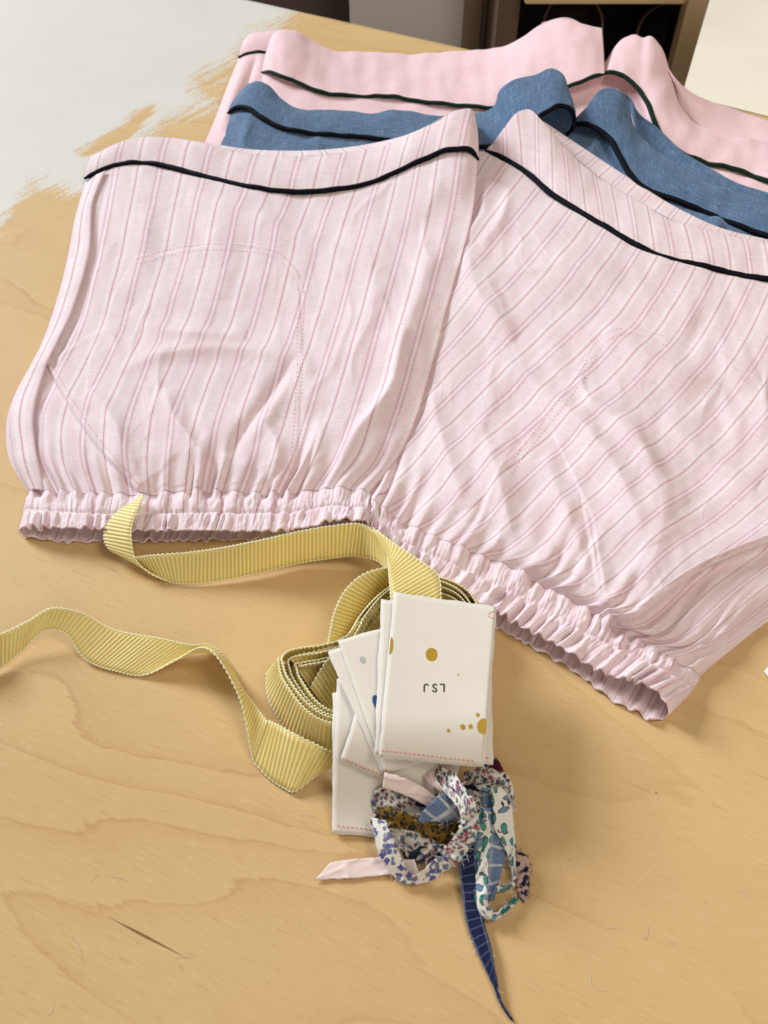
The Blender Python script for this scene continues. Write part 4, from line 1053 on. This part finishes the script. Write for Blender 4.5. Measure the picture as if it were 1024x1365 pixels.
cloth_strip('loop', Sx([(100,325,8),(140,335,11),(200,350,13),(300,385,14),(400,425,14),(480,440,14),(580,370,14)]), Sx([(95,370,5),(130,410,6),(200,440,7),(300,470,7),(400,525,7),(470,545,7),(590,440,8)]), MUST, o, .0014, 11, 14)
o = scrap('purple_sprig_strip', 'white cotton strip with small purple sprigs looping at lower left', 'fabric strip', (540, 1165))
cloth_strip('loop', Sx([(80,385,9),(95,480,9),(130,600,7),(185,695,4),(250,738,2.5),(300,750,2),(370,738,2),(450,690,3),(530,640,6)]),
            Sx([(142,400,13),(160,460,13),(200,560,11),(245,650,8),(290,705,6),(315,715,6),(355,690,7),(410,635,8),(490,598,11)]), PURP, o, .0008, 12, 40)
o = scrap('blue_plaid_strip', 'soft blue plaid cotton with round loop and strip hanging under leaf strips', 'fabric strip', (600, 1100))
cloth_strip('loop', Sx([(500,248,20),(450,280,21),(390,335,19),(350,385,15),(345,415,11),(380,445,9),(440,442,9),(500,425,10)]),
            Sx([(585,330,17),(550,390,15),(490,412,13),(430,425,11),(395,425,9),(385,430,7),(430,425,6),(490,400,6)]), PLAID, o, .002, 13, 14)
cloth_strip('hanging_end', Sx([(690,330,15),(725,420,11),(738,520,7),(735,640,4),(725,760,2),(718,860,1.2)]), Sx([(770,325,13),(800,430,9),(825,540,5),(805,640,3),(785,740,1.6),(760,850,1)]), PLAID, o, .0012, 14, 40)
cloth_strip('upper_fold', Sx([(640,230,12),(700,215,15),(760,205,15)]), Sx([(690,330,10),(740,335,12),(770,330,11)]), PLAID, o, .001, 15, 6)
o = scrap('white_sprig_strip', 'white floral cotton strip arching over the top right of the knot', 'fabric strip', (670, 1040))
cloth_strip('arch', Sx([(590,135,11),(690,100,15),(760,113,17),(830,148,15),(868,225,11),(880,330,7)]), Sx([(585,205,8),(680,182,12),(755,175,13),(795,212,11),(835,285,8),(868,385,4)]), BERRY, o, .0012, 16, 24)
o = scrap('teal_leaf_strip', 'teal patterned cotton scrap folded behind the leaf strips', 'fabric strip', (650, 1055))
cloth_strip('fold', Sx([(590,212,11),(650,200,15),(720,196,17),(755,205,17)]), Sx([(640,300,9),(680,270,11),(730,260,13),(760,285,12)]), NAVF, o, .0008, 17, 10)
cloth_strip('fold', Sx([(660,205,16),(720,198,18),(765,205,17)]), Sx([(690,235,16),(735,240,17),(770,250,16)]), TEALF, o, .0008, 18, 8)
o = scrap('burgundy_strip', 'frayed dark burgundy and navy scrap poking out beside the tags', 'fabric strip', (665, 1022))
cloth_strip('fold', Sx([(690,92,6),(740,75,8),(780,60,9),(800,80,8)]), Sx([(710,125,4),(760,130,5),(810,130,6),(825,140,5)]), BURG, o, .001, 19, 40, FRAYN)
o = scrap('navy_pink_strip', 'frayed pink scrap with navy print at far right of the bunch', 'fabric strip', (700, 1160))
cloth_strip('fold', Sx([(820,560,4),(845,600,4),(880,660,3),(892,740,2),(908,810,1.5),(930,868,1)]), Sx([(880,570,6),(915,585,6),(948,640,4),(955,720,3),(950,800,2),(940,870,1.2)]), PNKF, o, .0008, 20, 60, FRAYN)
o = scrap('leaf_strip', 'white cotton strip with green leaves, the longer left one curling under at its end', 'fabric strip', (640, 1180))
cloth_strip('hanging_end', Sx([(645,325,22),(664,420,19),(664,560,14),(676,650,10),(670,760,7),(664,850,5),(690,920,4),(735,962,3)]),
            Sx([(705,325,24),(732,420,21),(736,500,17),(722,640,13),(722,760,9),(716,850,7),(732,895,6),(768,926,5)]), LEAF, o, .002, 21, 20)
cloth_strip('curled_tip', Sx([(730,960,3),(800,942,2),(860,885,1.5),(895,842,1)]), Sx([(765,924,5.5),(815,892,4.5),(850,858,4),(875,830,3)]), TEALF, o, .0008, 22, 16)
o = scrap('leaf_strip', 'white cotton strip with green leaves, the right one beside the wood', 'fabric strip', (675, 1120))
cloth_strip('hanging_end', Sx([(745,215,19),(768,330,15),(772,430,11),(812,520,8),(846,600,5),(862,680,3),(870,750,1.5)]), Sx([(800,205,17),(850,300,13),(862,400,9),(872,500,7),(882,580,6),(884,670,5),(886,745,3.5)]), LEAF, o, .0014, 24, 20)
cloth_strip('crossing_end', Sx([(780,768,2.5),(830,770,3),(875,748,3)]), Sx([(770,800,1.2),(830,785,1.5),(880,765,2)]), LEAF, o, .0006, 25, 10)
o = scrap('berry_strip', 'white cotton strip with pink berries and flowers, knotted on top', 'fabric strip', (610, 1070))
cloth_strip('knot_over', Sx([(415,85,17),(470,110,21),(520,135,24),(570,195,26),(625,270,27),(665,335,25)]), Sx([(430,180,16),(470,215,20),(520,265,23),(565,325,24),(590,365,23),(620,400,21)]), BERRY, o, .003, 26, 20)
cloth_strip('knot_end', Sx([(590,340,22),(575,440,20),(530,520,15),(452,580,9)]), Sx([(690,340,21),(660,450,19),(610,555,14),(530,650,7)]), BERRY, o, .0025, 27, 24)
o = scrap('navy_check_ribbon', 'long navy checked cotton ribbon tapering to a point at the bottom', 'ribbon', (640, 1240))
cloth_strip('tail', C7([(635,430,8),(650,560,4),(670,700,1.6),(720,830,1.2),(780,960,1.2),(815,1040,1.2),(856,1089,1)]), C7([(708,370,10),(722,560,6),(737,680,3.2),(767,790,3),(787,900,3),(812,1010,2.4),(860,1088,1.4)]), NAVYC, o, .0006, 28, 5, FRAYM, .0002)

o = scrap('grey_check_strip', 'pale grey blue cotton offcut crossing behind the berry knot', 'fabric strip', (600, 1130))
cloth_strip('fold', Sx([(470,455,7),(540,420,9),(620,470,10),(700,520,8)]), Sx([(480,560,4),(560,590,5),(640,600,5),(700,600,4)]), PLAID, o, .001, 33, 14)
cloth_strip('fold', Sx([(560,230,13),(640,240,14),(720,290,13)]), Sx([(580,340,9),(650,350,10),(720,380,9)]), GRYF, o, .001, 34, 10)

# small corner of white card at the right edge
a = P(1019, 896, 0.0006); 
v = np.array([P(1018, 895, .0008), P(1026, 886, .0008), P(1060, 905, .0008), P(1046, 925, .0008)])
tag(mesh_obj('paper_scrap', v, [[0, 1, 2, 3]], TORN, None, None, False, 0.0006), 'corner of white paper lying on wood at the right picture edge', 'paper')

# lint and stray fibres on the bare wood
def lint():
    r = np.random.default_rng(5); parts = []
    for _ in range(46):
        x, y = r.uniform(20, 1000), r.uniform(760, 1350)
        if 420 < x < 730 and y < 1330 or (y < 980 and x > 560) or (x < 460 and y < 1080 and y > 800): continue
        a = r.uniform(0, 6.28); l = r.uniform(.002, .009); c = P(x, y, 0.00035); b = r.normal(0, .0012, 2)
        t_ = np.linspace(-.5, .5, 7)
        p = np.stack([c[0] + np.cos(a) * l * t_ + b[0] * (t_ ** 2) * 4, c[1] + np.sin(a) * l * t_ + b[1] * (t_ ** 2) * 4, np.full(7, .0003)], -1)
        parts.append(tube(p, .00007, 4))
    v, f = joined(parts); o = mesh_obj('lint', v, f, FRAYM); o['kind'] = 'stuff'; tag(o, 'pale lint and stray fibres scattered over the bare wood', 'lint')
lint()
